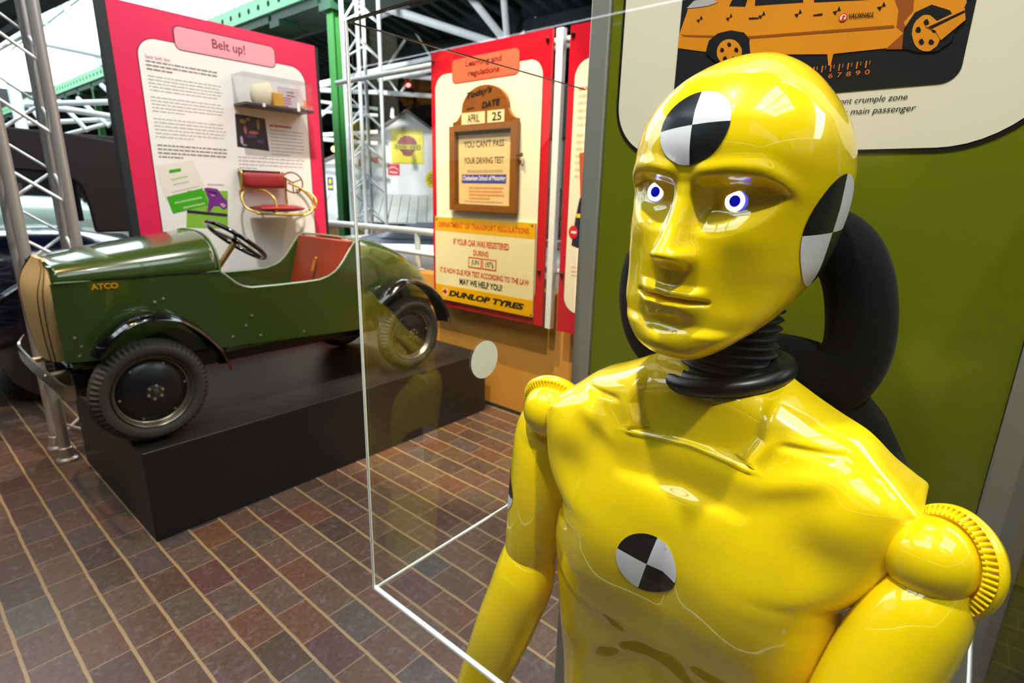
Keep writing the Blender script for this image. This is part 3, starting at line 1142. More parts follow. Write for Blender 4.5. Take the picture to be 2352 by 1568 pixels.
ph = rrect(-0.357, 1.4705, -0.0475, 1.72, (0.0, 0.016, 0.012, 0.012), 8)
mb = MB()
mb.prism(G, ph, 0.0016, 0.0021, 0)
k0 = 0.0024
def pz(pts, mi, k):
    mb.prism(G, pts, k-0.0003, k, mi)
pz([(-0.3572, 1.543), (-0.3566, 1.56), (-0.3503, 1.579), (-0.3472, 1.59), (-0.3304, 1.593), (-0.3215, 1.598), (-0.297, 1.598), (-0.2645, 1.61), (-0.165, 1.591), (-0.1461, 1.582), (-0.1199, 1.565), (-0.1007, 1.565), (-0.0588, 1.557), (-0.0548, 1.544), (-0.0569, 1.536), (-0.0687, 1.512), (-0.0737, 1.518), (-0.1001, 1.508), (-0.1154, 1.511), (-0.1703, 1.512), (-0.2619, 1.523), (-0.2634, 1.541), (-0.2704, 1.548), (-0.288, 1.554), (-0.3029, 1.553), (-0.3125, 1.544), (-0.316, 1.533)], 1, 0.0026)
pz([(-0.3539, 1.56), (-0.3512, 1.558), (-0.2642, 1.544), (-0.1142, 1.533), (-0.1123, 1.531), (-0.1138, 1.53), (-0.2639, 1.541), (-0.3509, 1.556)], 2, 0.0028)
pz([(-0.117, 1.51), (-0.103, 1.524), (-0.1106, 1.531), (-0.1117, 1.547), (-0.1196, 1.563), (-0.1004, 1.563), (-0.0985, 1.544), (-0.1049, 1.535), (-0.099, 1.52), (-0.1017, 1.508)], 2, 0.00285)
pz([(-0.2938, 1.582), (-0.2902, 1.589), (-0.2748, 1.598), (-0.272, 1.585), (-0.2737, 1.578)], 3, 0.0028)
pz([(-0.2621, 1.577), (-0.2633, 1.598), (-0.2102, 1.591), (-0.2076, 1.571)], 3, 0.0028)
pz([(-0.1959, 1.569), (-0.1984, 1.589), (-0.1473, 1.579), (-0.1326, 1.562), (-0.1426, 1.562)], 3, 0.0028)
pz([(-0.3178, 1.532), (-0.3151, 1.546), (-0.3041, 1.553), (-0.288, 1.554), (-0.2711, 1.549), (-0.2643, 1.541), (-0.2603, 1.524), (-0.2651, 1.517), (-0.2831, 1.516), (-0.3049, 1.521)], 3, 0.0030)
pz([(-0.2708, 1.527), (-0.2708, 1.523), (-0.2719, 1.519), (-0.274, 1.516), (-0.2769, 1.514), (-0.2805, 1.513), (-0.2846, 1.513), (-0.2888, 1.514), (-0.2929, 1.516), (-0.2966, 1.519), (-0.2996, 1.523), (-0.3017, 1.526), (-0.3027, 1.531), (-0.3027, 1.535), (-0.3015, 1.538), (-0.2993, 1.541), (-0.2963, 1.543), (-0.2926, 1.544), (-0.2885, 1.544), (-0.2844, 1.543), (-0.2804, 1.541), (-0.2768, 1.538), (-0.2739, 1.534), (-0.2719, 1.531)], 1, 0.0033)
for pts in [[(-0.2849, 1.537), (-0.2859, 1.535), (-0.2885, 1.535), (-0.2904, 1.538), (-0.2898, 1.54), (-0.2873, 1.54)],[(-0.2752, 1.53), (-0.2762, 1.527), (-0.2788, 1.528), (-0.2807, 1.53), (-0.2801, 1.533), (-0.2776, 1.533)],[(-0.2774, 1.52), (-0.2784, 1.518), (-0.281, 1.518), (-0.2829, 1.52), (-0.2823, 1.523), (-0.2798, 1.523)],[(-0.2883, 1.522), (-0.2893, 1.519), (-0.292, 1.519), (-0.294, 1.522), (-0.2933, 1.524), (-0.2907, 1.525)],[(-0.2931, 1.532), (-0.2941, 1.53), (-0.2968, 1.53), (-0.2987, 1.532), (-0.2981, 1.535), (-0.2955, 1.535)]]:
    pz(pts, 3, 0.0035)
pz([(-0.1019, 1.509), (-0.1036, 1.528), (-0.0966, 1.542), (-0.0835, 1.547), (-0.067, 1.539), (-0.0587, 1.526), (-0.06, 1.51), (-0.0706, 1.502), (-0.0863, 1.503)], 3, 0.0030)
pz([(-0.0707, 1.519), (-0.0703, 1.514), (-0.0708, 1.51), (-0.072, 1.507), (-0.0741, 1.505), (-0.0767, 1.503), (-0.0798, 1.503), (-0.0832, 1.504), (-0.0865, 1.506), (-0.0896, 1.509), (-0.0923, 1.513), (-0.0943, 1.518), (-0.0956, 1.522), (-0.0959, 1.527), (-0.0954, 1.531), (-0.094, 1.534), (-0.0919, 1.536), (-0.0892, 1.538), (-0.0861, 1.538), (-0.0828, 1.537), (-0.0795, 1.534), (-0.0765, 1.531), (-0.0739, 1.527), (-0.072, 1.523)], 1, 0.0033)
for pts in [[(-0.0823, 1.53), (-0.083, 1.528), (-0.0854, 1.528), (-0.0873, 1.531), (-0.0869, 1.533), (-0.0847, 1.534)],[(-0.0741, 1.522), (-0.0747, 1.52), (-0.0771, 1.52), (-0.079, 1.522), (-0.0787, 1.525), (-0.0764, 1.525)],[(-0.0747, 1.511), (-0.0754, 1.509), (-0.0778, 1.509), (-0.0797, 1.511), (-0.0793, 1.514), (-0.0771, 1.514)],[(-0.0832, 1.512), (-0.0839, 1.51), (-0.0864, 1.51), (-0.0883, 1.513), (-0.0879, 1.515), (-0.0856, 1.516)],[(-0.088, 1.524), (-0.0887, 1.522), (-0.0911, 1.522), (-0.0931, 1.524), (-0.0927, 1.527), (-0.0904, 1.528)]]:
    pz(pts, 3, 0.0035)
pz([(-0.0852, 1.527), (-0.0553, 1.539), (-0.0526, 1.528), (-0.0694, 1.512), (-0.0759, 1.522)], 1, 0.0037)
pz([(-0.0828, 1.526), (-0.055, 1.537), (-0.0544, 1.535), (-0.0793, 1.524)], 3, 0.0039)
pz([(-0.3496, 1.589), (-0.3405, 1.596), (-0.3212, 1.596), (-0.3085, 1.589), (-0.32, 1.587), (-0.3396, 1.588)], 4, 0.0030)
for x, y in [(-0.33, 1.573), (-0.2915, 1.569), (-0.2519, 1.565), (-0.2108, 1.56), (-0.1704, 1.556), (-0.1276, 1.553)]:
    pz([(x, y), (x-0.0045, y), (x-0.001, y-0.004)], 3, 0.0030)
    pz([(x, y), (x+0.0035, y), (x+0.001, y+0.0045)], 3, 0.0030)
for pts in ([(-0.2675, 1.565), (-0.2556, 1.563), (-0.2554, 1.562), (-0.2673, 1.563)], [(-0.1947, 1.556), (-0.1851, 1.556), (-0.1849, 1.554), (-0.1945, 1.555)]):
    pz(pts, 3, 0.0030)
pz([(-0.1737, 1.513), (-0.1673, 1.512), (-0.1681, 1.5), (-0.1704, 1.5)], 1, 0.0030)
for i in range(11):
    x = [(-0.22, 1.502)][0][0]+i*0.00872
    pz([(x-0.0006, 1.4935), (x+0.0006, 1.4935), (x+0.0006, 1.5005), (x-0.0006, 1.5005)], 5, 0.0030)
    pz([(x+0.0030, 1.4965), (x+0.0036, 1.4965), (x+0.0036, 1.5005), (x+0.0030, 1.5005)], 5, 0.0030)
for i, ch in enumerate('67890'):
    x = [(-0.1665, 1.49)][0][0]+i*0.00905
    text(mb, G, ch, x-0.0022, 1.4865, x+0.0022, 1.4915, 0.0030, 5)
pz(oval([(-0.1633, 1.548)][0][0], [(-0.1633, 1.548)][0][1], 0.0042, 0.0042), 6, 0.0031)
pz(oval([(-0.1633, 1.548)][0][0], [(-0.1633, 1.548)][0][1], 0.0032, 0.0032), 7, 0.0033)
bx, bz = [(-0.1633, 1.548)][0]
pz([(bx-0.0018, bz-0.0024), (bx+0.0016, bz-0.0024), (bx+0.0006, bz-0.0004), (bx+0.0022, bz+0.0012), (bx+0.0004, bz+0.0024), (bx-0.0012, bz+0.0008), (bx-0.0004, bz-0.0006)], 6, 0.0035)
(va, vz), (vb, vz2) = [(-0.1579, 1.546), (-0.1336, 1.544)]
text(mb, G, 'VAUXHALL', va, vz, vb, vz+0.0048, 0.0032, 3, bold=0.025, shear=0.2, slope=(vz2-vz)/(vb-va))
mb.build('photo_print', [NITE, ORG, ORD, INK, SILV, TICK, REDP, CRM], gb)
mb = MB()
ca = -0.1465
text(mb, G, 'front crumple zone', -0.1585, 1.4556, -0.0885, 1.4640, 0.0021, shear=0.16)
text(mb, G, 'the main passenger', -0.1555, 1.4438, -0.0790, 1.4522, 0.0021, shear=0.16)
mb.build('lettering', INK, gb, recalc=False)

# ================================================================== acrylic guard round the dummy
guard = thing('acrylic_guard', 'clear acrylic guard panes round the yellow dummy with polished edges, their glow painted white', 'display case', (0.34, 0.5, 0.865))
T = 0.006
def pane(name, a, b, label=None):
    mb = MB()
    mb.box(a, b)
    o = mb.build(name, ACR, guard)
    if label:
        o['label'] = label
    return o
ZB, ZT = 0.865, 1.505
pane('pane', (0.3385, 0.4985, ZB+0.003), (0.3385+0.4135, 0.4985+0.0005, ZT-0.002))
pane('pane', (0.3385, -0.0765, ZB+0.003), (0.3390, 0.4945, ZT-0.002))
pane('pane', (0.3385, -0.0775, ZB+0.003), (0.752, -0.0770, ZT-0.002))
def edge(a, b, m=None):
    mb = MB()
    mb.box(a, b)
    if m:
        mb.build('pane_edge', m, guard)
        return
    mb.build('pane_edge', ACE, guard, bevel=0.0006, seg=1)['label'] = 'polished pane edge with its glow painted white'
edge((0.3385, 0.4965, ZB), (0.752, 0.5005, ZB+0.003))
edge((0.3385, 0.4985, ZT-0.0015), (0.752, 0.5000, ZT), ACD)
edge((0.3360, -0.0795, ZB), (0.3415, 0.5005, ZB+0.0040))
edge((0.3370, -0.0795, ZT-0.002), (0.3395, 0.5005, ZT), ACD)
edge((0.3355, 0.4975, ZB), (0.3385, 0.5005, ZT))
edge((0.3385, -0.0795, ZB), (0.752, -0.0755, ZB+0.003))
mb = MB()
P5 = Fr((0, 0.5, 0), (1, 0, 0), (0, -1, 0))
mb.prism(P5, oval(0.5335, 1.125, 0.0270, 0.0270, 40), 0.0032, 0.0036)
tag(mb.build('round_sticker', mat('white_paper_sticker', (246, 250, 246), 0.5)), 'plain white round sticker on the left acrylic pane beside the dummy', 'sticker')

# ================================================================== plinth and little green car
PLM = mat('black_painted_plinth', (26, 25, 25), 0.42, var=0.2, vscale=3)
mb = MB()
mb.box((0.530, 2.232, 0.0), (2.405, 3.21, 0.378))
tag(mb.build('plinth', PLM, bevel=0.003), 'long black display plinth under the small green car', 'plinth')

CG = mat('dark_green_coachwork', (50, 70, 26), 0.2, coat=0.8, var=0.16, vscale=2.2, spec=0.5)
CIN = mat('dark_green_inside', (30, 44, 26), 0.5)
CREAM = mat('cream_grille_paint', (190, 160, 106), 0.5, var=0.12, vscale=12)
TAN = mat('dull_tan_line', (92, 72, 42), 0.6)
OXB = mat('oxblood_leather', (128, 42, 16), 0.45, var=0.18, vscale=7, bump=0.12, bscale=120)
FENB = mat('black_gloss_fender', (12, 12, 13), 0.14, coat=0.8)
TYR = mat('worn_tyre_rubber', (60, 56, 48), 0.75, var=0.2, vscale=20)
RIMM = mat('dull_silver_rim', (150, 140, 120), 0.3, metal=0.8)
car = thing('children_car', 'small dark green open car for children with red seat on black plinth', 'car', (1.3, 2.675, 0.378))
YC2 = 2.675
def bot(x):
    return 0.712-0.058*(x-0.37) if x < 1.55 else 0.644-0.02*(x-1.55)
# hood: arched shell from the grille to the cowl
mb = MB()
rings = []
for i in range(25):
    t = i/24
    x = 0.405+(0.948-0.405)*t
    hwid = 0.208+0.067*(1-(1-t)**1.6)
    zc = 1.002+0.004*t
    zt = 1.074+0.088*t**0.85
    ring = []
    for k in range(41):
        a = pi*k/40
        yy = -hwid*math.copysign(abs(cos(a))**(0.72), cos(a))
        zz = zc+(zt-zc)*abs(sin(a))**(0.82)
        ring.append((x, YC2+yy, zz))
    rings.append(ring)
mb.loft(rings, cap=False, close=False)
hood = mb.build('hood', CG, car, smooth=True, angle=180)
md = hood.modifiers.new('Solidify', 'SOLIDIFY')
md.thickness = 0.006
mb = MB()
mb.tube(rings[-1], 0.0045, 8)
mb.tube([(0.41, YC2-0.212, 1.0035), (0.948, YC2-0.276, 1.0065)], 0.004, 8)
mb.build('hood_trim', mat('green_trim', (86, 112, 66), 0.25, coat=0.6), hood, smooth=True)
# hood badge mark on the scuttle
mb = MB()
mb.lathe((0.925, YC2-0.262, 1.045), (-0.1, -1, 0.35), [(0.014, -0.004), (0.014, 0.003), (0.008, 0.006), (0.001, 0.007)], 18)
mb.tube([(0.925, YC2-0.266, 1.055), (0.921, YC2-0.258, 1.082)], 0.003, 8)
mb.build('badge', mat('worn_gilt_badge', (170, 160, 120), 0.3, metal=0.7), hood, smooth=True)

# body: sides with the cut-down cockpit, floor pan and rounded tail
prof = [(0.40, 1.0), (0.50, 1.003), (0.75, 1.006), (0.945, 1.006), (0.965, 0.99), (0.985, 0.97), (1.012, 0.945), (1.04, 0.929), (1.075, 0.921), (1.195, 0.919), (1.32, 0.919), (1.402, 0.922), (1.45, 0.934), (1.488, 0.953), (1.515, 0.975), (1.54, 1.003), (1.575, 1.05), (1.605, 1.088), (1.64, 1.102)]
def hwx(x):
    return 0.208+0.067*(1-(1-min(1, max(0, (x-0.405)/0.543)))**1.6)
mb = MB()
for sg in (-1, 1):
    o_ = []
    i_ = []
    for x, z in prof:
        yo = YC2+sg*hwx(x)
        o_.append([(x, yo, bot(x)), (x, yo, bot(x)+0.08), (x, yo, bot(x)+0.16), (x, yo, z), (x, yo-sg*0.012, z), (x, yo-sg*0.012, bot(x))])
    mb.loft(o_, 0)
# tail
tx = [1.64, 1.70, 1.78, 1.88, 1.98, 2.08, 2.16, 2.23, 2.285, 2.32, 2.335]
th = [0.275, 0.274, 0.270, 0.258, 0.238, 0.208, 0.172, 0.130, 0.085, 0.042, 0.01]
tz = [1.102, 1.104, 1.095, 1.066, 1.022, 0.962, 0.895, 0.822, 0.75, 0.69, 0.655]
rings = []
for x, hh, zt in zip(tx, th, tz):
    ring = []
    zb = bot(x)
    zm = zb+(zt-zb)*0.45
    for k in range(40):
        a = 2*pi*k/40
        yy = hh*math.copysign(abs(sin(a))**0.6, sin(a))
        c = cos(a)
        zz = zm+(zt-zm)*abs(c)**0.72 if c >= 0 else zm-(zm-zb)*abs(c)**0.45
        ring.append((x, YC2+yy, zz))
    rings.append(ring)
mb.loft(rings, 0)
mb.box((0.42, YC2-0.2, 0.68), (0.95, YC2+0.2, 0.70))
mb.box((0.94, YC2-0.262, 0.655), (1.70, YC2+0.262, 0.672))
mb.box((0.405, YC2-0.2, 0.69), (0.415, YC2+0.2, 1.06))
body = mb.build('body', CG, car, smooth=True, angle=35)
mb = MB()
for sg in (-1, 1):
    mb.tube([(x, YC2+sg*(hwx(x)-0.004), z+0.002) for x, z in prof[3:]], 0.0055, 8)
mb.tube([(1.64, YC2-0.262+0.524*k/10, 1.102+0.004*sin(pi*k/10)) for k in range(11)], 0.006, 8)
mb.build('cockpit_trim', mat('silver_green_beading', (150, 166, 140), 0.25, metal=0.6), body, smooth=True)
# rivets
mb = MB()
for x, z in ((0.44, 0.80), (0.455, 0.765), (0.445, 0.73), (0.505, 0.785), (0.52, 0.765), (0.545, 0.785), (1.06, 0.80), (1.09, 0.705), (0.97, 0.72), (1.30, 0.685), (1.03, 0.76), (0.70, 0.905), (0.73, 0.915)):
    mb.lathe((x, YC2-hwx(x), z), (0, -1, 0), [(0.006, -0.002), (0.005, 0.002), (0.001, 0.003)], 12)
mb.build('rivet', mat('dull_rivet', (160, 160, 130), 0.4, metal=0.6), body, smooth=True)
(aa, az), (ab, az2) = [(0.5117, 0.9735), (0.5925, 0.9725)]
mb = MB()
PB = Fr((0, YC2-0.262, 0), V(1, -0.105, 0).normalized(), (-0.1, -1, 0))
pts0 = V(aa, 0, 0)
PL = Fr((aa, YC2-hwx(aa)-0.001, 0), V(ab-aa, -(hwx(ab)-hwx(aa)), 0)/(ab-aa), (0, -1, 0))
text(mb, PL, 'ATCO', 0, az-0.002, ab-aa, az+0.020, 0.001, bold=0.03)
mb.build('lettering', mat('gold_paint', (222, 150, 22), 0.4), body, recalc=False)
# grille: bowed cream shell
mb = MB()
rings = []
for i in range(13):
    t = i/12
    z = 0.704+(1.078-0.704)*t
    lean = 0.030*ss(0.0, 0.5, t)*1.0-0.020*t-0.028*sin(pi*t)
    top = 1.0 if t < 0.75 else sqrt(max(0.02, 1-((t-0.75)/0.25)**2*0.82))
    hh = (0.150+0.058*min(1, t*1.6))*top
    ring = []
    for k in range(29):
        a = pi*k/28
        ring.append((0.402-(0.036*sin(a)**0.7)*(1-0.75*ss(0.62, 1, t))-0.010*sin(pi*t)+0.012*ss(0.75, 1, t), YC2-hh*cos(a), z))
    for k in range(28, -1, -1):
        a = pi*k/28
        ring.append((0.425, YC2-hh*cos(a), z))
    rings.append(ring)
mb.loft(rings)
gr = mb.build('grille', CREAM, car, smooth=True, angle=50)
mb = MB()
for kk in (3, 6, 22, 25):
    mb.tube([V(r[kk])+V(-0.001, 0, 0) for r in rings], 0.0022, 6)
mb.build('grille_line', TAN, gr, smooth=True)
# bumper strap
mb = MB()
pts = spline([(0.392, YC2-0.345, 0.634), (0.365, YC2-0.32, 0.636), (0.355, YC2-0.22, 0.648), (0.345, YC2, 0.655), (0.340, YC2+0.20, 0.665), (0.345, YC2+0.29, 0.675), (0.37, YC2+0.32, 0.700)], 6)
rings = []
for i, p in enumerate(pts):
    d = (pts[min(i+1, len(pts)-1)]-pts[max(i-1, 0)]).normalized()
    n_ = V(-d.y, d.x, 0).normalized()*0.004
    rings.append([p+n_+V(0, 0, -0.027), p+n_*1.6, p+n_+V(0, 0, 0.027), p-n_+V(0, 0, 0.027), p-n_+V(0, 0, -0.027)])
mb.loft(rings)
bmp = mb.build('bumper', mat('scuffed_chrome', (200, 190, 170), 0.22, metal=1.0), car, smooth=True, angle=40)
for yy in (-0.14, 0.14):
    mb = MB()
    mb.tube([(0.352, YC2+yy, 0.655), (0.46, YC2+yy*0.9, 0.66)], 0.012, 10)
    mb.lathe((0.352, YC2+yy, 0.655), (-1, 0, 0), [(0.012, 0), (0.012, 0.008), (0.003, 0.012)], 12)
    mb.build('bracket', RIMM, bmp, smooth=True)
mb = MB()
mb.box((0.42, YC2-0.17, 0.585), (2.0, YC2-0.13, 0.655))
mb.box((0.42, YC2+0.13, 0.585), (2.0, YC2+0.17, 0.655))
mb.build('chassis', BLK, car, bevel=0.004)
for xx, yw in ((0.622, 0.30), (1.888, 0.30)):
    mb = MB()
    mb.tube([(xx, YC2-yw, 0.583), (xx, YC2+yw, 0.583)], 0.014, 12)
    mb.build('axle', BLK, car, smooth=True)
# wheels
def wheel(x, y, sg):
    t = None
    mb = MB()
    pf = []
    R_ = 0.204
    for i in range(25):
        a = 2*pi*i/24
        pf.append((R_-0.036+0.036*cos(a), 0.043*sin(a)))
    c = V(x, y, 0.582)
    n = 120
    rings = []
    for i, (r, h) in enumerate(pf[:-1]):
        ring = []
        for k in range(n):
            a = 2*pi*k/n
            rr = r
            if r > R_-0.026:
                rr = r-(0.0075 if k % 2 and abs(h) > 0.012 else 0)-(0.002 if 0.007 < abs(h) < 0.013 else 0)
            ring.append(c+V(rr*cos(a), sg*h, rr*sin(a)))
        rings.append(ring)
    rings.append(rings[0])
    mb.loft(rings, cap=False)
    wo = mb.build('wheel', TYR, car, smooth=True, angle=24)
    wo['label'] = 'wheel with treaded tyre and dished black disc'
    mb = MB()
    mb.lathe(c, (0, sg, 0), [(0.120, -0.03), (0.140, -0.02), (0.142, 0.026), (0.139, 0.036), (0.134, 0.030), (0.130, 0.016), (0.124, 0.010)], 64)
    mb.build('rim', RIMM, wo, smooth=True, angle=60)
    mb = MB()
    mb.lathe(c, (0, sg, 0), [(0.1245, 0.006), (0.122, 0.012), (0.088, 0.026), (0.05, 0.036), (0.032, 0.038), (0.03, 0.038), (0.001, 0.038)], 64)
    mb.build('wheel_disc', mat('satin_black_disc', (22, 22, 24), 0.34), wo, smooth=True, angle=60)
    HUBM = mat('worn_steel_hub', (176, 166, 140), 0.35, metal=0.8)
    mb = MB()
    mb.lathe(c+V(0, sg*0.037, 0), (0, sg, 0), [(0.030, -0.002), (0.029, 0.003), (0.014, 0.006), (0.012, 0.014), (0.004, 0.017), (0.001, 0.017)], 24)
    mb.build('hub', mat('dark_steel_hub', (86, 80, 68), 0.4, metal=0.7), wo, smooth=True)
    for k in range(6):
        a = 2*pi*k/6+0.3
        mb = MB()
        mb.lathe(c+V(0.0255*cos(a), sg*0.040, 0.0255*sin(a)), (0, sg, 0), [(0.0055, -0.004), (0.0055, 0.006), (0.001, 0.008)], 10)
        mb.build('bolt', HUBM, wo, smooth=True)
        a = 2*pi*k/6+0.1
        mb = MB()
        mb.lathe(c+V(0.112*cos(a), sg*0.0165, 0.112*sin(a)), (0, sg, 0), [(0.005, -0.004), (0.0045, 0.004), (0.001, 0.005)], 10)
        mb.build('bolt', HUBM, wo, smooth=True)
for x in (0.622, 1.888):
    wheel(x, YC2-0.335, -1)
    wheel(x, YC2+0.335, 1)
# fenders
def fender(path, y0, y1):
    mb = MB()
    rings = []
    pts = spline([V(p[0], 0, p[1]) for p in path], 8)
    N = len(pts)
    for i, p in enumerate(pts):
        d = (pts[min(i+1, N-1)]-pts[max(i-1, 0)]).normalized()
        n_ = V(-d.z, 0, d.x)
        if n_.z < 0 and d.x > 0:
            n_ = -n_
        t = i/(N-1)
        nar = 1-0.25*(1-ss(0, 0.12, t))-0.1*ss(0.85, 1, t)
        out = []
        inn = []
        for k in range(13):
            s = -1+2*k/12
            yy = (y0+y1)/2+s*(y1-y0)/2*nar
            hgt = 0.020*(1-abs(s)**2.6)
            out.append(p+n_*hgt+V(0, yy, 0))
            inn.append(p+n_*(hgt-0.005)+V(0, yy, 0))
        rings.append(out+inn[::-1])
    mb.loft(rings)
    return mb.build('fender', FENB, car, smooth=True, angle=60)
hx, hz = 0.622, 0.582
fp = [(0.470, 0.745), (0.504, 0.800), (0.575, 0.850), (0.650, 0.865), (0.728, 0.846), (0.800, 0.792), (0.868, 0.705), (0.905, 0.612)]
rp = [(1.695, 0.775), (1.770, 0.840), (1.850, 0.872), (1.925, 0.866), (2.010, 0.830), (2.085, 0.765), (2.135, 0.680), (2.155, 0.600)]
for p in (fp, rp):
    fender(p, YC2-0.395, YC2-0.270)
    fender(p, YC2+0.270, YC2+0.395)
# seat
mb = MB()
rings = []
for i in range(11):
    t = i/10
    x = 1.615-0.10*(1-t)**1.4
    z = 0.72+0.375*t
    rings.append([(x-0.020-0.012*sin(pi*t), YC2-0.250, z), (x-0.032-0.012*sin(pi*t), YC2-0.15, z), (x-0.036-0.012*sin(pi*t), YC2, z), (x-0.032-0.012*sin(pi*t), YC2+0.15, z), (x-0.020-0.012*sin(pi*t), YC2+0.250, z), (x+0.02, YC2+0.255, z), (x+0.02, YC2-0.255, z)])
mb.loft(rings)
mb.build('seat_back', OXB, car, smooth=True, angle=60)
mb = MB()
mb.box((1.14, YC2-0.25, 0.672), (1.53, YC2+0.25, 0.815))
mb.build('seat_cushion', mat('worn_brown_cushion', (92, 78, 66), 0.6, var=0.2, vscale=8), car, bevel=0.03, seg=4)
mb = MB()
mb.tube([(1.512, YC2-0.02, 0.93), (1.530, YC2-0.02, 0.985)], 0.009, 8)
mb.ball((1.536, YC2-0.02, 0.995), 0.008, 10)
mb.build('gilt_ornament', mat('gilt_paint', (206, 140, 40), 0.35, metal=0.6), car, smooth=True)
# steering wheel
sw0 = V(1.145, YC2, 1.105)
sa = V(0.62, 0, 0.78).normalized()
e1 = V(0, 1, 0)
e2 = sa.cross(e1).normalized()
mb = MB()
mb.tube([sw0+(e1*cos(2*pi*k/48)+e2*sin(2*pi*k/48))*0.142 for k in range(48)], 0.0105, 12, closed=True)
st = mb.build('steering_wheel', FENB, car, smooth=True, angle=180)
mb = MB()
for a in (0.5, 0.5+2*pi/3, 0.5+4*pi/3):
    mb.tube([sw0, sw0+(e1*cos(a)+e2*sin(a))*0.14], 0.008, 10)
mb.lathe(sw0-sa*0.015, sa, [(0.02, 0), (0.026, 0.01), (0.02, 0.022), (0.004, 0.025)], 20)
mb.build('spoke', FENB, st, smooth=True)
mb = MB()
mb.tube([sw0-sa*0.01, sw0-sa*0.36], 0.013, 12)
mb.build('steering_column', mat('brass_column', (150, 124, 70), 0.3, metal=0.8), st, smooth=True)
mb = MB()
mb.box((0.94, YC2-0.26, 0.70), (0.952, YC2+0.26, 1.03))
mb.build('dashboard', CIN, car)

# ================================================================== crimson "Belt up!" panel
CRIM = mat('crimson_panel_print', (222, 36, 84), 0.35)
PALE = mat('white_panel_print', (236, 234, 232), 0.4)
PINK = mat('pink_plate_print', (250, 158, 170), 0.4)
MAROON = mat('maroon_line', (96, 22, 44), 0.5)
GREY = mat('small_grey_print', (176, 168, 168), 0.5)
DGREY = mat('small_dark_print', (136, 120, 124), 0.5)
RINK = mat('small_red_print', (196, 92, 100), 0.5)
BOARDK = mat('black_board_edge', (24, 30, 32), 0.6)
B = FY(3.24)
bp_ = thing('information_panel', 'tall crimson information panel headed Belt up behind the green car', 'panel', (1.44, 3.26, 0.0))
mb = MB()
mb.box((0.920, 3.24, 0.30), (1.962, 3.262, 2.170))
mb.build('board', CRIM, bp_)
mb = MB()
mb.box((0.885, 3.2405, 0.0), (0.9195, 3.30, 2.175))
mb.build('side_upright', BOARDK, bp_)
mb = MB()
mb.box((1.963, 3.2455, 0.0), (1.985, 3.30, 2.165))
mb.build('side_upright', BOARDK, bp_)
mb = MB()
io = rrect(1.022, 0.42, 1.882, 2.030, 0.085, 12)
mb.prism(B, grow(io, 0.0045), 0.0, 0.0010, 1)
mb.prism(B, io, 0.001, 0.0018, 0)
ins = mb.build('white_field', [PALE, MAROON], bp_)
mb = MB()
ho = rrect(1.193, 2.006, 1.706, 2.110, 0.026, 8)
mb.prism(B, grow(ho, 0.0045), 0.0018, 0.0026, 1)
mb.prism(B, ho, 0.0026, 0.0034, 0)
hp_ = mb.build('heading_plate', [PINK, MAROON], bp_)
mb = MB()
text(mb, B, 'Belt up!', 1.370, 2.028, 1.540, 2.088, 0.0042, bold=0.014)
mb.build('lettering', mat('plum_ink', (120, 52, 72), 0.5), hp_, recalc=False)
RG = random.Random(3)
mb = MB()
text(mb, B, 'Seat belt law', 1.050, 1.938, 1.160, 1.957, 0.0024, 2)
greek(mb, B, 1.050, 1.385, 1.930, 3, 0.0175, 0.0072, 0.0024, 1, 0.34, RG)
greek(mb, B, 1.050, 1.400, 1.863, 5, 0.0158, 0.0050, 0.0024, 0, 0.9, RG)
greek(mb, B, 1.050, 1.400, 1.768, 5, 0.0160, 0.0050, 0.0024, 0, 0.42, RG)
greek(mb, B, 1.050, 1.400, 1.669, 6, 0.0170, 0.0050, 0.0024, 0, 0.5, RG)
greek(mb, B, 1.050, 1.400, 1.545, 4, 0.0185, 0.0072, 0.0024, 1, 0.34, RG)
greek(mb, B, 1.640, 1.790, 1.700, 1, 0.0225, 0.012, 0.0024, 2, 0.9, RG)
greek(mb, B, 1.640, 1.850, 1.672, 8, 0.0190, 0.0060, 0.0024, 0, 0.5, RG)
greek(mb, B, 1.445, 1.850, 1.512, 4, 0.0190, 0.0060, 0.0024, 0, 0.25, RG)
greek(mb, B, 1.62, 1.74, 1.436, 1, 0.02, 0.006, 0.0024, 0, 1, RG)
greek(mb, B, 1.265, 1.355, 1.36, 1, 0.02, 0.008, 0.0024, 0, 1, RG)
mb.build('lettering', [GREY, DGREY, RINK], ins, recalc=False)
mb = MB()
mb.prism(B, [(1.4465, 1.563), (1.628, 1.552), (1.618, 1.727), (1.4515, 1.735)], 0.0018, 0.0026, 0)
for a, t, ra, rt_, mi in ((1.49, 1.70, 0.018, 0.012, 1), (1.52, 1.712, 0.012, 0.008, 1), (1.50, 1.655, 0.009, 0.022, 2), (1.545, 1.645, 0.028, 0.010, 2), (1.53, 1.625, 0.03, 0.008, 3), (1.575, 1.69, 0.008, 0.03, 1), (1.475, 1.60, 0.008, 0.022, 4), (1.49, 1.575, 0.012, 0.006, 4), (1.58, 1.60, 0.02, 0.008, 3)):
    mb.prism(B, oval(a, t, ra, rt_, 18), 0.0026, 0.0030, mi)
mb.build('photo_print', [mat('dark_photo_print', (34, 26, 40), 0.35), mat('ochre_print', (150, 126, 36), 0.4), mat('salmon_print', (196, 104, 96), 0.4), mat('violet_print', (84, 66, 130), 0.4), mat('lilac_print', (180, 160, 190), 0.4)], ins)
mb = MB()
mb.prism(B, [(1.028, 1.442), (1.209, 1.478), (1.255, 1.337), (1.057, 1.268)], 0.0018, 0.0026, 4)
mb.prism(B, [(1.163, 1.324), (1.37, 1.326), (1.347, 1.12), (1.135, 1.133)], 0.0018, 0.0028, 0)
mb.prism(B, [(1.06, 1.29), (1.238, 1.337), (1.261, 1.251), (1.08, 1.206)], 0.0028, 0.0036, 1)
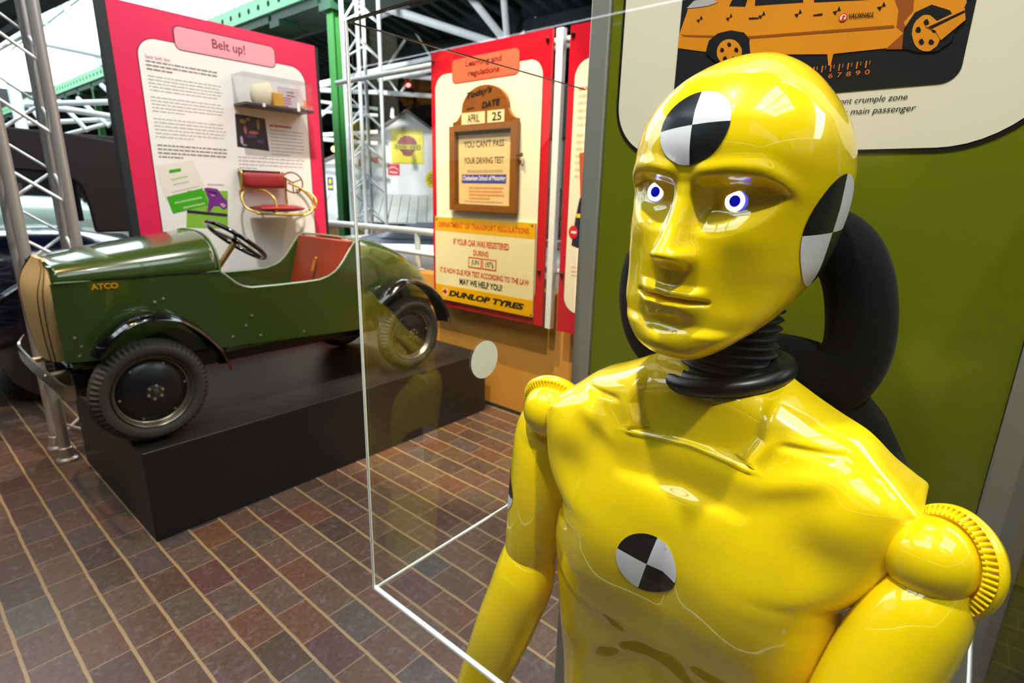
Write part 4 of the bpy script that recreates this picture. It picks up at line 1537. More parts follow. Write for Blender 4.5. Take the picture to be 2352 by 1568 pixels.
mb.prism(B, [(1.149, 1.224), (1.354, 1.201), (1.35, 1.185), (1.149, 1.208)], 0.0028, 0.0034, 2)
mb.prism(B, [(1.247, 1.336), (1.266, 1.341), (1.314, 1.335), (1.338, 1.296), (1.36, 1.271), (1.356, 1.234), (1.335, 1.224), (1.312, 1.245), (1.282, 1.242), (1.265, 1.214), (1.249, 1.217), (1.264, 1.276)], 0.0028, 0.0040, 3)
mb.prism(B, [(1.264, 1.326), (1.312, 1.313), (1.308, 1.304), (1.266, 1.317)], 0.0040, 0.0044, 2)
mb.prism(B, [(1.32, 1.259), (1.339, 1.259), (1.352, 1.245), (1.336, 1.234), (1.321, 1.248)], 0.0040, 0.0044, 5)
mb.prism(B, [(1.278, 1.307), (1.299, 1.301), (1.296, 1.296), (1.28, 1.298)], 0.0040, 0.0044, 5)
(l0, l1), (l2, l3) = [(1.088, 1.415), (1.144, 1.44)]
mb.add([B(l0, l1-0.008, 0.003), B(l2, l1+0.004, 0.003), B(l2, l1+0.020, 0.003), B(l0, l1+0.008, 0.003)], [(0, 1, 2, 3)], 1)
greek(mb, B, l0+0.005, l0+0.085, l1-0.035, 1, 0.02, 0.010, 0.003, 6, 1, RG, 0.25)
greek(mb, B, l0+0.010, l0+0.09, l1-0.062, 1, 0.02, 0.006, 0.003, 7, 1, RG, 0.25)
greek(mb, B, l0+0.0, l0+0.14, l1-0.100, 2, 0.016, 0.005, 0.003, 7, 1, RG, 0.25)
(l0, l1), (l2, l3) = [(1.093, 1.264), (1.131, 1.239)]
greek(mb, B, l0, l0+0.14, l1, 1, 0.02, 0.010, 0.0042, 6, 1, RG, 0.22)
greek(mb, B, l2, l2+0.11, l3, 1, 0.02, 0.010, 0.0042, 6, 1, RG, 0.22)
mb.build('leaflet_print', [mat('lime_print', (128, 186, 60), 0.4), mat('green_print', (58, 164, 20), 0.4), mat('dark_purple_print', (44, 20, 54), 0.4), mat('purple_print', (112, 40, 132), 0.4), mat('pale_leaflet', (230, 224, 214), 0.4), mat('mauve_print', (206, 140, 196), 0.4), mat('pale_green_print', (176, 206, 140), 0.4), GREY], ins)

# little display case on the crimson panel
cs = thing('wall_case', 'small clear wall case with dark shelf on the crimson panel', 'display case', (1.60, 3.24, 1.78))
mb = MB()
mb.box((1.450, 3.095, 1.772), (1.845, 3.2375, 1.786))
mb.build('shelf', mat('dark_grey_shelf', (58, 54, 62), 0.35), cs, bevel=0.002)
CASE = clear_mat('case_acrylic', (0.96, 0.97, 0.98), 1.5)
mb = MB()
mb.box((1.453, 3.098, 1.787), (1.842, 3.101, 1.930))
mb.box((1.453, 3.101, 1.787), (1.456, 3.2375, 1.930))
mb.box((1.839, 3.101, 1.787), (1.842, 3.2375, 1.930))
mb.box((1.453, 3.098, 1.930), (1.842, 3.2375, 1.933))
mb.build('cover', CASE, cs)
mb = MB()
for x in (1.54, 1.74):
    mb = MB()
    mb.box((x, 3.092, 1.770), (x+0.016, 3.0945, 1.815 if x > 1.6 else 1.79))
    mb.build('clip', mat('clear_clip', (205, 220, 222), 0.3), cs)
mb = MB()
rings = []
for i in range(9):
    t = i/8
    rings.append([(1.575+0.065*cos(a)*(1-0.25*abs(2*t-1)**2), 3.165+0.028*sin(a)*(1-0.5*abs(2*t-1)**2), 1.787+0.112*t+0.012*cos(a)*t) for a in [2*pi*k/24 for k in range(24)]])
mb.loft(rings)
tag(mb.build('padded_bag', mat('cream_padding', (232, 226, 196), 0.7, var=0.1, vscale=30), smooth=True), 'cream padded item standing in the wall case', 'bag')
mb = MB()
mb.box((1.625, 3.135, 1.7865), (1.685, 3.190, 1.86))
tag(mb.build('small_carton', mat('yellow_carton', (214, 166, 60), 0.5, var=0.3, vscale=40), bevel=0.004), 'small yellow and brown carton in the wall case', 'carton')
mb = MB()
PC = FY(3.20)
mb.box((1.69, 3.20, 1.7865), (1.815, 3.206, 1.905))
c_ = mb.build('printed_card', mat('pale_lilac_card', (206, 200, 206), 0.5))
tag(c_, 'pale printed card standing at the right of the wall case', 'card')
mb = MB()
greek(mb, PC, 1.74, 1.79, 1.885, 2, 0.018, 0.008, 0.001, 0, 1, RG)
greek(mb, PC, 1.697, 1.77, 1.850, 4, 0.014, 0.006, 0.001, 1, 0.7, RG)
mb.build('lettering', [DGREY, RINK], c_, recalc=False)
mb = MB()
mb.tube(spline([(1.785, 3.14, 1.792), (1.80, 3.13, 1.80), (1.82, 3.14, 1.815), (1.825, 3.16, 1.845)], 5), 0.010, 10, flat=0.4)
mb.ball((1.79, 3.13, 1.797), 0.0105, 14)
tag(mb.build('belt_buckle', mat('orange_buckle', (190, 96, 50), 0.5), smooth=True), 'small orange buckle at the right corner of the wall case', 'buckle')

# vintage child seat hung on the crimson panel
GLD = mat('brass_tube', (206, 170, 84), 0.25, metal=0.7)
LEA = mat('dark_red_leather', (150, 36, 40), 0.4, bump=0.1, bscale=100)
ch = thing('child_seat', 'vintage child car seat of brass tube and red leather on the crimson panel', 'child seat', (1.58, 3.24, 1.2))
mb = MB()
rings = []
for i in range(17):
    x = 1.44+0.245*i/16
    e_ = 0.004*(1 if 0 < i < 16 else 0)
    rings.append([(x, 3.192-(0.017+e_)*math.copysign(abs(cos(a))**0.6, cos(a)), 1.388+(0.038+e_)*math.copysign(abs(sin(a))**0.6, sin(a))) for a in [2*pi*k/20 for k in range(20)]])
mb.loft(rings)
mb.build('backrest', LEA, ch, smooth=True, angle=70)
mb = MB()
mb.box((1.44, 3.195, 1.430), (1.66, 3.235, 1.440))
mb.build('mounting_bar', BLK, ch)
mb = MB()
rings = []
for i in range(11):
    x = 1.468+0.255*i/10
    rings.append([(x, 3.135+0.075*cos(a), 1.234+0.021*math.copysign(abs(sin(a))**0.8, sin(a))*(1-0.5*abs(2*i/10-1)**3)) for a in [2*pi*k/20 for k in range(20)]])
mb.loft(rings)
mb.build('seat_pad', LEA, ch, smooth=True, angle=70)
fr_ = None
def gold(pts, r=0.0062, closed=False):
    mb = MB()
    mb.tube(spline(pts, 7, closed), r, 10, closed=closed)
    mb.build('seat_frame', GLD, ch, smooth=True, angle=180)
gold([(1.438, 3.230, 1.442), (1.436, 3.200, 1.430), (1.436, 3.195, 1.39), (1.434, 3.205, 1.335), (1.434, 3.230, 1.325)], 0.008)
gold([(1.452, 3.20, 1.325), (1.425, 3.185, 1.315), (1.413, 3.17, 1.28), (1.420, 3.15, 1.24), (1.452, 3.12, 1.218), (1.47, 3.10, 1.214)])
gold([(1.50, 3.22, 1.335), (1.535, 3.15, 1.332), (1.555, 3.10, 1.30), (1.562, 3.08, 1.26), (1.553, 3.072, 1.222), (1.535, 3.078, 1.208)])
gold([(1.455, 3.10, 1.208), (1.55, 3.075, 1.204), (1.66, 3.070, 1.199), (1.735, 3.085, 1.205), (1.765, 3.12, 1.213)], 0.0075)
gold([(1.675, 3.14, 1.378), (1.72, 3.11, 1.355), (1.765, 3.085, 1.31), (1.785, 3.07, 1.262), (1.76, 3.06, 1.215), (1.715, 3.07, 1.194)], 0.0068)
gold([(1.675, 3.20, 1.435), (1.678, 3.17, 1.40), (1.682, 3.19, 1.32), (1.690, 3.20, 1.255), (1.69, 3.17, 1.236)])
gold([(1.77, 3.230, 1.345), (1.815, 3.20, 1.338), (1.845, 3.16, 1.30), (1.847, 3.14, 1.265), (1.832, 3.14, 1.235), (1.79, 3.13, 1.223)], 0.0072)
wc = V(1.694, 3.125, 1.380)
mb = MB()
mb.tube([wc+V(0.062*cos(2*pi*k/40), 0.010*sin(2*pi*k/40), 0.057*sin(2*pi*k/40)) for k in range(40)], 0.0042, 8, closed=True)
tw = mb.build('toy_steering_wheel', mat('brown_enamel', (110, 44, 30), 0.35), ch, smooth=True, angle=180)
mb = MB()
for a in (0.35, 2.6, 4.65):
    mb.tube([wc, wc+V(0.061*cos(a), 0.01*sin(a), 0.056*sin(a))], 0.0036, 8)
mb.build('spoke', mat('brown_enamel', (110, 44, 30)), tw, smooth=True)

# ================================================================== red panels on the right
RED = mat('red_panel_print', (202, 8, 36), 0.3)
CRE = mat('cream_panel_print', (250, 238, 212), 0.38)
CORAL = mat('coral_plate_print', (244, 96, 72), 0.4)
DKR = mat('dark_red_line', (92, 10, 18), 0.5)
R2 = FX(2.42)
lp = thing('information_panel', 'red information panel headed Learning and regulations with old signs fixed on it', 'panel', (2.43, 2.27, 0.62))
mb = MB()
mb.box((2.42, 1.816, 0.624), (2.438, 2.722, 2.148))
mb.build('board', RED, lp)
mb = MB()
io = rrect(-2.684, 0.735, -1.868, 2.020, 0.085, 12)
mb.prism(R2, grow(io, 0.004), 0.0, 0.001, 1)
mb.prism(R2, io, 0.001, 0.0018, 0)
mb.build('cream_field', [CRE, DKR], lp)
mb = MB()
ho = rrect(-2.534, 1.962, -2.026, 2.088, 0.03, 8)
mb.prism(R2, grow(ho, 0.004), 0.0018, 0.0026, 1)
mb.prism(R2, ho, 0.0026, 0.0034, 0)
hp2 = mb.build('heading_plate', [CORAL, DKR], lp)
mb = MB()
text(mb, R2, 'Learning and', -2.425, 2.030, -2.150, 2.072, 0.0042, bold=0.03)
text(mb, R2, 'regulations', -2.405, 1.978, -2.165, 2.020, 0.0042, bold=0.03)
mb.build('lettering', mat('brown_ink', (86, 24, 16), 0.5), hp2, recalc=False)
def bolt(parent, y, z, x=2.42):
    mb = MB()
    mb.lathe((x, y, z), (-1, 0, 0), [(0.011, -0.001), (0.011, 0.008), (0.007, 0.013), (0.001, 0.014)], 16)
    mb.build('bolt', mat('dark_bolt', (70, 46, 40), 0.3, metal=0.6), parent, smooth=True)
for y, z in ((1.845, 2.10), (1.845, 0.935), (2.70, 2.10), (2.70, 0.935), (2.70, 1.19)):
    bolt(lp, y, z)
tp = thing('information_panel', 'red information panel mostly hidden behind the aluminium post', 'panel', (2.43, 1.4, 0.62))
mb = MB()
mb.box((2.42, 0.80, 0.618), (2.438, 1.708, 2.142))
mb.build('board', RED, tp)
mb = MB()
io = rrect(-1.668, 0.735, -0.86, 1.985, 0.085, 12)
mb.prism(R2, grow(io, 0.004), 0.0, 0.001, 1)
mb.prism(R2, io, 0.001, 0.0018, 0)
f3 = mb.build('cream_field', [CRE, DKR], tp)
mb = MB()
greek(mb, R2, -1.640, -1.20, 1.860, 1, 0.03, 0.016, 0.0024, 1, 1, RG)
greek(mb, R2, -1.640, -1.20, 1.825, 5, 0.033, 0.013, 0.0024, 0, 0.9, RG)
greek(mb, R2, -1.640, -1.20, 1.645, 7, 0.033, 0.013, 0.0024, 0, 0.6, RG)
greek(mb, R2, -1.630, -1.20, 0.985, 3, 0.022, 0.010, 0.0024, 0, 0.6, RG)
mb.build('lettering', [mat('peach_print', (232, 196, 160), 0.5), mat('orange_print', (240, 140, 90), 0.5)], f3, recalc=False)
mb = MB()
mb.prism(R2, [(-1.618, 1.553), (-1.545, 1.565), (-1.554, 1.342), (-1.598, 1.335)], 0.0018, 0.0026, 0)
mb.prism(R2, [(-1.601, 1.335), (-1.554, 1.342), (-1.562, 1.073), (-1.637, 1.094), (-1.621, 1.236)], 0.0018, 0.0026, 1)
mb.prism(R2, oval([(-1.63, 1.162)][0][0], [(-1.63, 1.162)][0][1], 0.028, 0.034), 0.0026, 0.0034, 2)
q = [(-1.63, 1.162)][0]
mb.prism(R2, [(q[0]-0.012, q[1]-0.006), (q[0]+0.02, q[1]-0.006), (q[0]+0.02, q[1]+0.006), (q[0]-0.012, q[1]+0.006)], 0.0034, 0.0038, 3)
q = [(-1.617, 1.247)][0]
mb.prism(R2, [(q[0], q[1]-0.010), (q[0]+0.03, q[1]-0.010), (q[0]+0.03, q[1]+0.010), (q[0], q[1]+0.010)], 0.0026, 0.0030, 4)
mb.build('picture_print', [mat('rust_print', (184, 84, 44), 0.4), mat('navy_print', (34, 30, 58), 0.4), mat('sign_red_print', (220, 24, 24), 0.4), PALE, mat('yellow_print', (226, 204, 30), 0.4)], f3)
for y, z in ((1.690, 2.10), (1.690, 0.935)):
    bolt(tp, y, z)
fm = thing('sign_rack', 'white steel rack carrying the two red panels', 'rack', (2.46, 1.76, 0.62))
for y in (1.785,):
    mb = MB()
    mb.box((2.440, y-0.018, 0.610), (2.475, y+0.024, 2.150))
    mb.build('frame_post', WTUBE, fm, bevel=0.003)
mb = MB()
mb.box((2.440, 2.69, 0.66), (2.475, 2.72, 2.14))
mb.build('frame_post', WTUBE, fm, bevel=0.003)
for z in (2.105, 0.935):
    mb = MB()
    mb.tube([(2.495, 0.8, z), (2.495, 3.85, z)], 0.0175, 14)
    mb.build('frame_tube', WTUBE, fm, smooth=True)

# wooden date board on the red panel
WOOD = mat('varnished_brown_wood', (132, 76, 10), 0.35, var=0.3, vscale=14)
PAPER = mat('aged_cream_paper', (226, 196, 140), 0.6, var=0.06, vscale=10)
D0 = FX(2.418)
db = thing('date_board', 'brown wooden date board with driving test notice hung on red panel', 'notice board', (2.40, 2.27, 1.24))
mb = MB()
crest = []
cy = -2.256
for i in range(17):
    a = radians(180-180*i/16)
    crest.append((cy+0.176*cos(a), 1.795+0.132*abs(sin(a))**0.9))
out = [(-2.505, 1.715), (-2.505, 1.742), (-2.468, 1.752), (-2.448, 1.775)]+crest+[(-2.066, 1.775), (-2.045, 1.752), (-2.010, 1.742), (-2.010, 1.715)]
mb.prism(D0, out[::-1], 0.0, 0.026, 0)
mb.build('crest', WOOD, db, recalc=True)
mb = MB()
for a, b in (((-2.530, 1.243), (-2.487, 1.722)), ((-2.048, 1.243), (-2.005, 1.722)), ((-2.487, 1.243), (-2.048, 1.276)), ((-2.487, 1.692), (-2.048, 1.722))):
    mb.prism(D0, [a, (b[0], a[1]), b, (a[0], b[1])], 0.0, 0.034, 0)
mb.build('frame', WOOD, db)
mb = MB()
mb.prism(D0, [(-2.487, 1.276), (-2.048, 1.276), (-2.048, 1.692), (-2.487, 1.692)], 0.0, 0.010, 0)
mb.prism(D0, [(-2.470, 1.282), (-2.066, 1.280), (-2.060, 1.672), (-2.474, 1.674)], 0.010, 0.0106, 1)
nt_ = mb.build('notice', [mat('notice_backing', (90, 66, 40), 0.6), PAPER], db)
mb = MB()
k = 0.0114
text(mb, D0, "YOU CAN'T PASS", -2.428, 1.602, -2.112, 1.640, k, 0, bold=0.015)
text(mb, D0, 'YOUR DRIVING TEST', -2.428, 1.512, -2.112, 1.548, k, 0, bold=0.015)
greek(mb, D0, -2.400, -2.120, 1.478, 1, 0.02, 0.014, k, 1, 1, RG)
mb.prism(D0, [(-2.445, 1.402), (-2.092, 1.402), (-2.092, 1.452), (-2.445, 1.452)], 0.0106, 0.0110, 2)
text(mb, D0, 'Cheltenham School of Motoring', -2.438, 1.410, -2.100, 1.446, k, 3, bold=0.02)
greek(mb, D0, -2.385, -2.10, 1.382, 4, 0.020, 0.010, k, 4, 0.6, RG)
greek(mb, D0, -2.42, -2.12, 1.302, 1, 0.02, 0.008, k, 1, 1, RG)
mb.build('lettering', [mat('grey_brown_ink', (74, 62, 44), 0.5), mat('faint_ink', (176, 160, 130), 0.5), mat('blue_print', (60, 66, 160), 0.5), PALE, mat('faded_orange_ink', (222, 140, 70), 0.5)], nt_, recalc=False)
mb = MB()
text(mb, D0, "Today's", -2.390, 1.855, -2.195, 1.898, 0.028, 0, bold=0.035, shear=0.25, slope=0.12)
text(mb, D0, 'DATE', -2.270, 1.805, -2.135, 1.838, 0.028, 0, bold=0.035, shear=0.15, slope=0.08)
mb.prism(D0, [(-2.39, 1.806), (-2.33, 1.814), (-2.33, 1.818), (-2.39, 1.811)], 0.0264, 0.028, 0)
mb.build('lettering', mat('dark_brown_ink', (28, 12, 4), 0.5), db, recalc=False)
for s_, a0, a1, b0, b1 in (('APRIL', -2.430, -2.244, -2.380, -2.285), ('25', -2.226, -2.100, -2.190, -2.120)):
    mb = MB()
    mb.prism(D0, [(a0, 1.727), (a1, 1.727), (a1, 1.790), (a0, 1.790)], 0.026, 0.029, 0)
    cd = mb.build('date_card', mat('pale_date_card', (236, 214, 168), 0.5), db)
    mb = MB()
    text(mb, D0, s_, b0, 1.736, b1, 1.780, 0.0297, 0, bold=0.015)
    mb.build('lettering', INK, cd, recalc=False)
mb = MB()
mb.lathe((2.397, 1.996, 1.553), (0, -1, 0), [(0.006, -0.01), (0.006, 0.010), (0.011, 0.014), (0.011, 0.022), (0.004, 0.026)], 14)
mb.build('knob', mat('old_brass_knob', (110, 84, 30), 0.35, metal=0.7), db, smooth=True)

# enamel sign
YLW = mat('amber_enamel', (240, 178, 6), 0.25, coat=0.4)
CRS = mat('cream_enamel', (240, 226, 176), 0.25, coat=0.4, var=0.05, vscale=6)
D1 = FX(2.4175)
tr = thing('tyre_sign', 'amber and cream transport regulations sign low on the red panel', 'sign', (2.41, 2.26, 0.66))
mb = MB()
mb.prism(D1, [(-2.690, 0.668), (-1.873, 0.668), (-1.873, 1.196), (-2.690, 1.196)], 0.0, 0.010, 0)
mb.prism(D1, [(-2.690, 1.110), (-1.873, 1.110), (-1.873, 1.196), (-2.690, 1.196)], 0.010, 0.0106, 1)
mb.prism(D1, [(-2.690, 0.668), (-1.873, 0.668), (-1.873, 0.766), (-2.690, 0.766)], 0.010, 0.0106, 1)
sp = mb.build('sign_plate', [CRS, YLW], tr)
RDI = mat('red_enamel_ink', (206, 40, 16), 0.35)
mb = MB()
k = 0.0112
text(mb, D1, 'DEPARTMENT OF TRANSPORT REGULATIONS', -2.655, 1.133, -1.915, 1.166, k, 0, bold=0.02)
text(mb, D1, 'IF YOUR CAR WAS REGISTERED', -2.520, 1.032, -2.060, 1.070, k, 0, bold=0.02)
text(mb, D1, 'DURING', -2.345, 0.978, -2.220, 1.012, k, 0, bold=0.02)
text(mb, D1, 'IT IS NOW DUE FOR TEST ACCORDING TO THE LAW', -2.645, 0.846, -1.905, 0.880, k, 0, bold=0.02)
text(mb, D1, 'MAY WE HELP YOU?', -2.465, 0.786, -2.105, 0.826, k, 1, bold=0.026)
text(mb, D1, 'DUNLOP TYRES', -2.565, 0.698, -1.935, 0.738, k, 1, bold=0.055, shear=0.25)
for a0, a1, s_ in ((-2.388, -2.275, 'JUN'), (-2.270, -2.155, "197'6")):
    mb.prism(D1, [(a0, 0.900), (a1, 0.900), (a1, 0.967), (a0, 0.967)], 0.0102, 0.0106, 0)
    mb.prism(D1, [(a0+0.008, 0.908), (a1-0.008, 0.908), (a1-0.008, 0.959), (a0+0.008, 0.959)], 0.0106, 0.0109, 2)
    text(mb, D1, s_, a0+0.026, 0.914, a1-0.022, 0.952, k, 1, bold=0.02)
mb.prism(D1, oval(-2.600, 0.720, 0.026, 0.026, 20), 0.0106, 0.0108, 2)
mb.prism(D1, [(-2.622, 0.724), (-2.598, 0.745), (-2.578, 0.722), (-2.598, 0.698)], 0.0108, 0.0111, 0)
mb.prism(D1, [(-2.625, 0.716), (-2.590, 0.718), (-2.590, 0.726), (-2.625, 0.722)], 0.0111, 0.0114, 1)
mb.build('lettering', [RDI, INK, CRS], sp, recalc=False)
mb = MB()
for y, z in ((1.885, 0.680), (1.895, 1.182), (2.672, 1.182), (2.672, 0.680)):
    mb.lathe((2.407, y, z), (-1, 0, 0), [(0.006, -0.001), (0.005, 0.003), (0.001, 0.004)], 12)
mb.build('screw', mat('dull_screw', (90, 80, 60), 0.4, metal=0.6), tr, smooth=True)

# ================================================================== beyond the rail
th_ = radians(43)
BO = V(7.546, 9.236, 0.0)
BU, BN = V(cos(th_), -sin(th_), 0), V(-sin(th_), -cos(th_), 0)
W_ = Fr(BO, BU, BN)
BWALL = mat('weathered_white_boards', (226, 226, 228), 0.7, var=0.08, vscale=3)
RFE = mat('grey_roof_edge', (120, 108, 104), 0.8, var=0.3, vscale=8)
PLK = mat('weathered_grey_planks', (196, 200, 198), 0.8, var=0.22, vscale=4)
barn = thing('barn', 'white weathered mock barn with gable beyond the hand rail', 'barn', BO)
mb = MB()
mb.prism(W_, [(-1.0, 0), (1.2, 0), (1.2, 2.06), (0, 2.865), (-1.0, 2.20)], -3.0, 0.0)
mb.build('gable_wall', BWALL, barn)
mb = MB()
for a, b in (((0.0, 2.90), (-1.08, 2.185)), ((0.0, 2.90), (1.28, 2.045))):
    d = (b[0]-a[0], b[1]-a[1])
    mb.prism(W_, [(a[0], a[1]-0.035), (b[0], b[1]-0.035), (b[0], b[1]+0.02), (a[0], a[1]+0.02)], -3.1, 0.08)
mb.build('gable_roof', RFE, barn)
mb = MB()
mb.prism(W_, [(-2.6, 0), (-1.001, 0), (-1.001, 2.17), (-1.39, 2.01), (-1.80, 1.82), (-2.6, 1.46)], -2.4, -0.05)
mb.build('annex_wall', BWALL, barn)
mb = MB()
mb.prism(W_, [(-1.0, 2.17), (-2.7, 1.41), (-2.7, 1.46), (-1.0, 2.23)], -2.4, 0.02)
mb.build('annex_roof', RFE, barn)
# lean-to of grey planks
pr = 1.45
for i in range(17):
    a0 = -2.45+i*0.178
    if a0 > 0.50:
        break
    mb = MB()
    vs = []
    j = random.uniform(-0.012, 0.012)
    tw_ = random.uniform(-0.02, 0.02)
    for a in (a0, a0+0.168):
        vs += [W_(a, 1.272+j*0.3, 0.02), W_(a+0.03*(a0+2.0)*0.2, 0.79+j, pr+tw_), W_(a+0.03*(a0+2.0)*0.2, 0.765+j, pr+tw_), W_(a, 1.247+j*0.3, 0.02)]
    mb.add(vs, [(0, 1, 5, 4), (3, 7, 6, 2), (0, 4, 7, 3), (1, 2, 6, 5), (0, 3, 2, 1), (4, 5, 6, 7)])
    mb.build('roof_plank', PLK, barn)
mb = MB()
mb.prism(W_, [(-2.5, 0.0), (0.55, 0.0), (0.55, 0.70), (-2.5, 0.70)], 1.30, 1.34)
mb.build('lean_to_front', mat('tan_boards', (180, 142, 96), 0.8, var=0.15, vscale=5), barn)
mb = MB()
PS = W_
def sgn(nm, label, shapes, mats, at):
    mb = MB()
    for pts, k0_, k1_, mi in shapes:
        mb.prism(W_, pts, k0_, k1_, mi)
    return mb
SY = mat('yellow_enamel_sign', (222, 206, 10), 0.4)
SR = mat('dark_red_enamel', (128, 20, 34), 0.4)
SOL = mat('olive_lettering', (110, 104, 16), 0.5)
ys = thing('enamel_sign', 'large square yellow sign with dark red shell shape on barn gable', 'sign', W_(0, 1.893, 0.0))
mb = MB()
mb.prism(W_, rrect(-0.321, 1.893, 0.321, 2.541, 0.01), 0.002, 0.02)
mb.build('sign_plate', SY, ys)
mb = MB()
fan = []
for i in range(25):
    a = radians(180*i/24)
    r = 0.185+0.012*abs(sin(6*a))
    fan.append((r*cos(a), 2.262+0.155*sin(a)*(1+0.06*abs(sin(6*a)))))
mb.prism(W_, fan, 0.02, 0.026, 0)
mb.prism(W_, [(-0.16, 2.155), (-0.10, 2.085), (-0.095, 2.055), (-0.03, 2.03), (0.03, 2.03), (0.095, 2.055), (0.10, 2.085), (0.16, 2.155)], 0.02, 0.026, 0)
mb.prism(W_, rrect(-0.262, 2.155, 0.262, 2.262, 0.05), 0.026, 0.030, 2)
mb.prism(W_, rrect(-0.250, 2.165, 0.250, 2.252, 0.042), 0.030, 0.032, 1)
for a0 in (-0.225, -0.165, -0.105, -0.055, 0.055, 0.115, 0.175):
    mb.prism(W_, [(a0, 2.185), (a0+0.035, 2.185), (a0+0.035, 2.232), (a0, 2.232)], 0.032, 0.033, 2)
mb.build('emblem', [SR, mat('dull_yellow_enamel', (186, 170, 20), 0.45), SOL], ys)
rs = thing('enamel_sign', 'small red square sign below the large yellow sign on barn', 'sign', W_(-0.29, 1.657, 0.0))
mb = MB()
mb.prism(W_, rrect(-0.405, 1.657, -0.172, 1.872, 0.008), 0.002, 0.018)
mb.build('sign_plate', mat('bright_red_enamel', (206, 32, 50), 0.4), rs)
mb = MB()
arc = [(-0.39+0.2*i/10, 1.79+0.045*sin(pi*i/10)-0.03*i/10) for i in range(11)]
mb.prism(W_, arc+[(x, z-0.02) for x, z in arc[::-1]], 0.018, 0.02)
mb.prism(W_, [(-0.37, 1.70), (-0.21, 1.69), (-0.21, 1.715), (-0.37, 1.73)], 0.018, 0.02)
mb.build('emblem', mat('pale_pink_enamel', (240, 196, 206), 0.4), rs)
yr = thing('enamel_sign', 'round yellow sign partly behind the red panel edge on barn', 'sign', W_(0.50, 1.45, 0.0))
mb = MB()
mb.prism(W_, oval(0.505, 1.585, 0.155, 0.165, 36), 0.002, 0.018)
mb.build('sign_plate', SY, yr)
mb = MB()
for z, h2 in ((1.655, 0.05), (1.605, 0.075), (1.555, 0.08), (1.51, 0.06)):
    mb.prism(W_, [(0.505-h2*1.3, z), (0.505+h2*1.3, z), (0.505+h2*1.3, z+0.026), (0.505-h2*1.3, z+0.026)], 0.018, 0.02)
mb.build('emblem', SOL, yr)
mb = MB()
text(mb, W_, 'NE', -0.745, 1.870, -0.575, 1.985, 0.004, bold=0.03, slope=0.05)
mb.prism(W_, [(-0.98, 1.80), (-0.945, 1.80), (-0.945, 1.94), (-0.98, 1.94)], 0.001, 0.004)
mb.build('lettering', mat('faded_red_paint', (206, 60, 64), 0.6), barn, recalc=False)
s2 = thing('enamel_sign', 'small blue and yellow sign on barn annex beside the green column', 'sign', W_(-1.55, 1.38, 0.0))
mb = MB()
mb.prism(W_, [(-1.63, 1.33), (-1.52, 1.33), (-1.52, 1.58), (-1.63, 1.58)], -0.048, -0.03, 0)
mb.prism(W_, [(-1.62, 1.36), (-1.53, 1.36), (-1.53, 1.42), (-1.62, 1.42)], -0.03, -0.028, 1)
mb.prism(W_, oval(-1.575, 1.50, 0.03, 0.05), -0.03, -0.028, 1)
mb.build('sign_plate', [mat('blue_enamel', (60, 76, 130), 0.4), SY], s2)
s3 = thing('enamel_sign', 'yellow and blue sign on barn behind the silver lattice tower', 'sign', W_(-0.9, 1.36, 0.0))
mb = MB()
mb.prism(W_, [(-0.97, 1.36), (-0.84, 1.36), (-0.84, 1.56), (-0.97, 1.56)], 0.002, 0.016, 0)
mb.prism(W_, [(-0.83, 1.36), (-0.77, 1.36), (-0.77, 1.56), (-0.83, 1.56)], 0.002, 0.016, 1)
mb.build('sign_plate', [mat('dull_yellow_enamel', (186, 170, 20)), mat('slate_enamel', (96, 108, 124), 0.5)], s3)

# grey shed with fence right of the learning panel
shed = thing('shed', 'grey shed with pale ribbed lower wall seen between the red panels', 'shed', (7.0, 4.9, 0))
mb = MB()
mb.box((7.0, 3.4, 2.155), (9.0, 6.0, 2.90))
mb.build('upper_wall', mat('grey_green_sheet', (84, 90, 86), 0.7), shed)
mb = MB()
mb.box((7.03, 3.4, 0.0), (9.0, 6.0, 2.13))
for y in np.arange(3.4, 6.0, 0.105):
    mb.box((7.005, y, 0.0), (7.03, y+0.058, 2.13))
mb.build('ribbed_wall', mat('pale_ribbed_sheet', (186, 196, 190), 0.6), shed)
mb = MB()
mb.box((6.98, 3.4, 2.125), (7.02, 6.0, 2.165))
mb.build('ledge', BLK, shed)
fen = thing('picket_fence', 'dull brown picket fence before the grey shed', 'fence', (6.6, 4.7, 0))
FNC = mat('dull_mauve_brown_paint', (130, 92, 92), 0.7)
for i, y in enumerate(np.arange(4.1, 5.25, 0.088)):
    mb = MB()
    h_ = 1.38+0.014*((i*7) % 3)
    mb.prism(FX(6.6), [(-y-0.035, 0.0), (-y+0.035, 0.0), (-y+0.035, h_), (-y, h_+0.06), (-y-0.035, h_)], 0.0, 0.02)
    mb.build('picket', FNC, fen)
mb = MB()
mb.box((6.602, 4.05, 0.96), (6.64, 5.3, 1.08))
mb.box((6.602, 4.05, 0.3), (6.64, 5.3, 0.4))
mb.build('fence_rail', mat('dark_red_brown_paint', (120, 40, 44), 0.6), fen)
